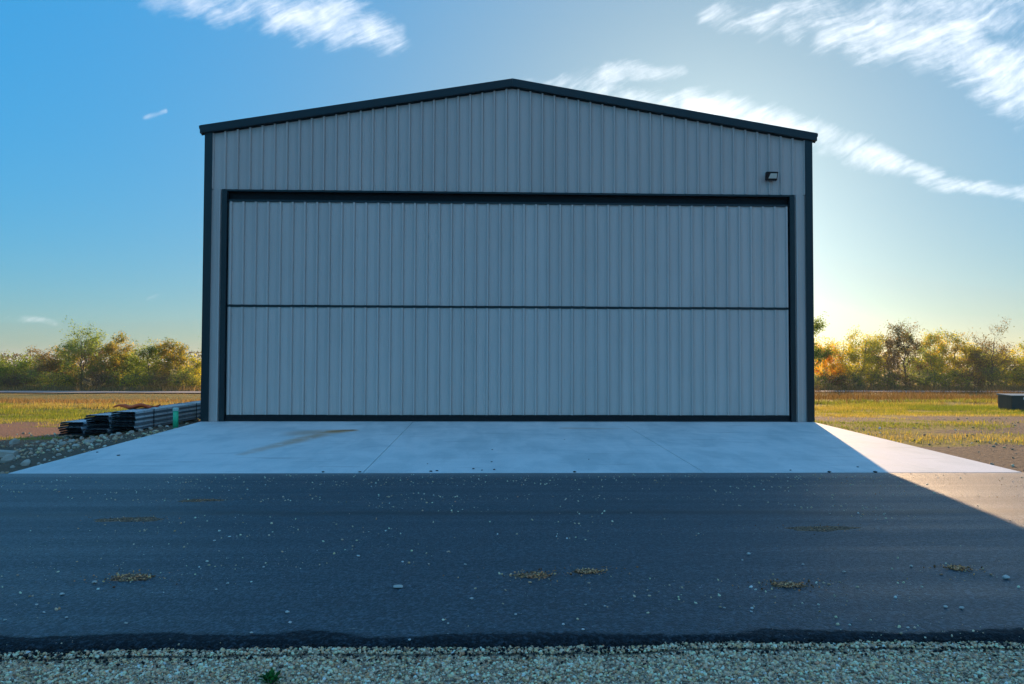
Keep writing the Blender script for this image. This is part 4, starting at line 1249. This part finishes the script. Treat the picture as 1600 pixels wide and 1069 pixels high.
trees = [
    # px, depth y, top px, width px, palette, leaves, low, sparse, stems, name, label, extra
    (-22, 90, 556, 60, OLIVE, 4200, .12, 0, 2, 'field_tree', 'olive tree cut by the left frame edge', {}),
    (14, 88, 563, 62, OLIVE, 4600, .08, 0, 3, 'field_tree', 'low bushy olive tree beside the left frame edge', {}),
    (46, 92, 560, 60, GREY, 4200, .10, .1, 2, 'field_tree', 'dull green bushy tree, second from the left frame edge', {}),
    (76, 89, 549, 62, BROWN, 4200, .12, .15, 2, 'field_tree', 'brownish round tree left of the tallest left tree', {}),
    (101, 91, 543, 54, RUST, 4400, .10, .1, 2, 'field_tree', 'rust tinged tree hugging the left side of the tallest left tree', {}),
    (127, 88, 514, 78, GREY, 5200, .22, .22, 2, 'field_tree', 'tallest grey green airy tree left of the hangar', {}),
    (146, 90, 540, 46, BROWN, 3800, .14, .2, 1, 'field_tree', 'thin brown tree between the two tallest left trees', {}),
    (173, 88, 522, 44, RUST, 5600, .10, 0, 1, 'field_tree', 'narrow upright vine-clad tree, second tallest left of hangar', {}),
    (192, 91, 556, 46, OLIVE, 4200, .06, 0, 3, 'field_tree', 'low dark tree in the dip right of the narrow upright tree', {}),
    (212, 90, 553, 44, GREY, 3400, .10, .3, 2, 'field_tree', 'half bare low tree in the gap left of the hangar', {}),
    (236, 88, 534, 44, OLIVE, 4300, .16, .15, 1, 'field_tree', 'open crowned olive tree left of the dense orange green one', {}),
    (268, 88, 531, 48, RUST, 5800, .10, 0, 2, 'field_tree', 'dense orange green tree nearest the hangar on the left', {}),
    (293, 90, 562, 44, YGRN, 4200, .06, 0, 3, 'field_tree', 'low yellow green tree touching the hangar left corner', {}),
    (345, 86, 520, 66, GREY, 2600, .20, .6, 1, 'field_tree', 'bare branch tree mostly hidden behind the hangar left corner', {}),
    (1262, 84, 478, 58, OLIVE, 6500, .25, 0, 1, 'field_tree', 'tall leafy tree half hidden behind the hangar right corner', {}),
    (1290, 88, 534, 50, GOLD, 5600, .10, 0, 2, 'field_tree', 'bright golden orange tree beside the hangar right corner', {}),
    (1312, 91, 512, 60, YGRN, 4800, .12, .25, 2, 'field_tree', 'yellow green tree right of the golden orange one', {}),
    (1340, 88, 520, 54, YGRN, 4800, .12, .15, 2, 'field_tree', 'dense yellow green tree left of the orange tipped one', {}),
    (1362, 91, 514, 54, ORNG, 4500, .14, .2, 2, 'field_tree', 'orange tipped tree left of the bare mistletoe tree', {}),
    (1388, 89, 506, 52, BROWN, 4000, .16, .35, 2, 'field_tree', 'brown twiggy tree touching the mistletoe tree on its left', {}),
    (1413, 86, 497, 60, BROWN, 2600, .24, .6, 1, 'mistletoe_tree', 'tallest bare tree on the right with dark mistletoe clumps', dict(mistletoe=1)),
    (1436, 92, 520, 56, OLIVE, 4800, .10, .1, 2, 'field_tree', 'dark olive tree just right of the mistletoe tree', {}),
    (1457, 89, 518, 46, ORNG, 4500, .12, .15, 2, 'field_tree', 'reddish orange pointed tree right of the mistletoe tree', {}),
    (1482, 91, 520, 52, RUST, 4200, .12, .25, 2, 'field_tree', 'rust brown tree left of the sparse speckled one', {}),
    (1508, 89, 517, 52, YGRN, 4200, .12, .3, 2, 'field_tree', 'green brown half bare tree left of the wide sparse tree', {}),
    (1545, 87, 509, 84, BROWN, 2800, .24, .62, 2, 'field_tree', 'wide sparse tree with scattered leaves near the right edge', {}),
    (1530, 92, 545, 60, OLIVE, 4600, .06, 0, 3, 'field_tree', 'dense low olive tree under the wide sparse one', {}),
    (1572, 90, 540, 56, YGRN, 4600, .08, .05, 2, 'field_tree', 'yellow green tree above the utility box', {}),
    (1602, 88, 538, 54, ORNG, 4600, .08, .05, 2, 'field_tree', 'orange tree at the right frame edge', {}),
    (1640, 90, 530, 60, YGRN, 3600, .1, .1, 2, 'field_tree', 'yellow tree just beyond the right frame edge', {}),
]
for i, (pxx, yy, pt, wpx, pal, ln, low, sp, stm, nm, lab, ex) in enumerate(trees):
    x_, mp = at_px(pxx, yy)
    make_tree(nm, lab, x_, yy, top_h(x_, yy, pt), wpx * mp, 500 + i, int(ln * 1.35), pal, low, sp, .21, stm, **ex)
# shrubs filling the foot of the tree line
sh = [(-8, 85, 578, 44), (24, 84, 582, 40), (58, 85, 574, 44), (88, 84, 580, 40), (112, 85, 570, 42), (150, 84, 576, 44), (182, 85, 578, 40), (206, 84, 582, 36), (230, 85, 576, 40), (256, 84, 578, 38), (284, 84, 574, 44), (308, 85, 580, 40),
      (1278, 84, 574, 40), (1304, 85, 576, 42), (1330, 84, 572, 44), (1356, 85, 570, 44), (1380, 84, 574, 40), (1404, 85, 568, 46), (1432, 84, 566, 48), (1462, 85, 572, 44), (1490, 84, 570, 44), (1516, 85, 564, 46), (1548, 84, 560, 48), (1578, 85, 568, 44), (1606, 84, 566, 46)]
ORD = ['first', 'second', 'third', 'fourth', 'fifth', 'sixth', 'seventh', 'eighth', 'ninth', 'tenth', 'eleventh', 'twelfth', 'thirteenth']
for i, (pxx, yy, pt, wpx) in enumerate(sh):
    x_, mp = at_px(pxx, yy)
    side = 'left' if pxx < 800 else 'right'
    make_tree('shrub', 'low %s shrub, %s from the hangar along the foot of the %s tree line' % (['olive', 'brown', 'grey green', 'yellow green'][i % 4], ORD[(11 - i) if i < 12 else i - 12], side), x_, yy, top_h(x_, yy, pt + 7), wpx * mp, 800 + i, 1900, [OLIVE, BROWN, GREY, YGRN][i % 4], .04, .05, .17, 4, group='shrubs at the foot of the %s tree line' % side, cat='shrub')

# far wood beyond, read as one mass
n = 26000
x = RNG.uniform(-420, 420, n); y = RNG.uniform(300, 380, n)
hmax = 6.4 + 3.2 * (fbm(x * .02, y * .0 + 2, 91, 4) - .3) + 1.2 * fbm(x * .2, y * .1, 92, 2)
z = -2.2 + hmax * RNG.uniform(0, 1, n) ** .7
Rm = randrot(n, RNG); sz = RNG.uniform(.5, 1.3, n)
qd = np.array([(0, -.5, 0), (.4, 0, .05), (0, .5, 0), (-.4, 0, .05)])
Lv = np.einsum('nij,kj->nki', Rm, qd) * sz[:, None, None] + np.stack([x, y, z], -1)[:, None, :]
C_ = np.array([(0.075, 0.07, 0.045), (0.09, 0.075, 0.05), (0.06, 0.065, 0.04)])[RNG.integers(0, 3, n)]
o = obj('far_wood', fastmesh('far_wood', Lv.reshape(-1, 3), np.arange(4 * n).reshape(-1, 4), 'leaf', np.repeat(C_, 4, 0)))
tag(o, 'distant grey brown wood along the horizon', 'wood', kind='stuff')

# ------------------------------------------------------------------ thin morning haze
mt = bpy.data.materials.new('haze'); mt.use_nodes = True
tt_ = NT(mt.node_tree); tt_.n.clear()
pv = tt_.new('ShaderNodeVolumePrincipled')
pv.inputs['Color'].default_value = (0.86, 0.92, 1.0, 1)
pv.inputs['Density'].default_value = 0.0002
pv.inputs['Anisotropy'].default_value = 0.35
om = tt_.new('ShaderNodeOutputMaterial'); tt_.l.new(pv.outputs[0], om.inputs['Volume'])
MATS['haze'] = mt
hz = MB().box(-4300, 4300, -4300, 4300, -4.5, 14.5).build('haze', 'haze')
tag(hz, 'thin pale haze hanging over the whole field', 'haze', kind='stuff')
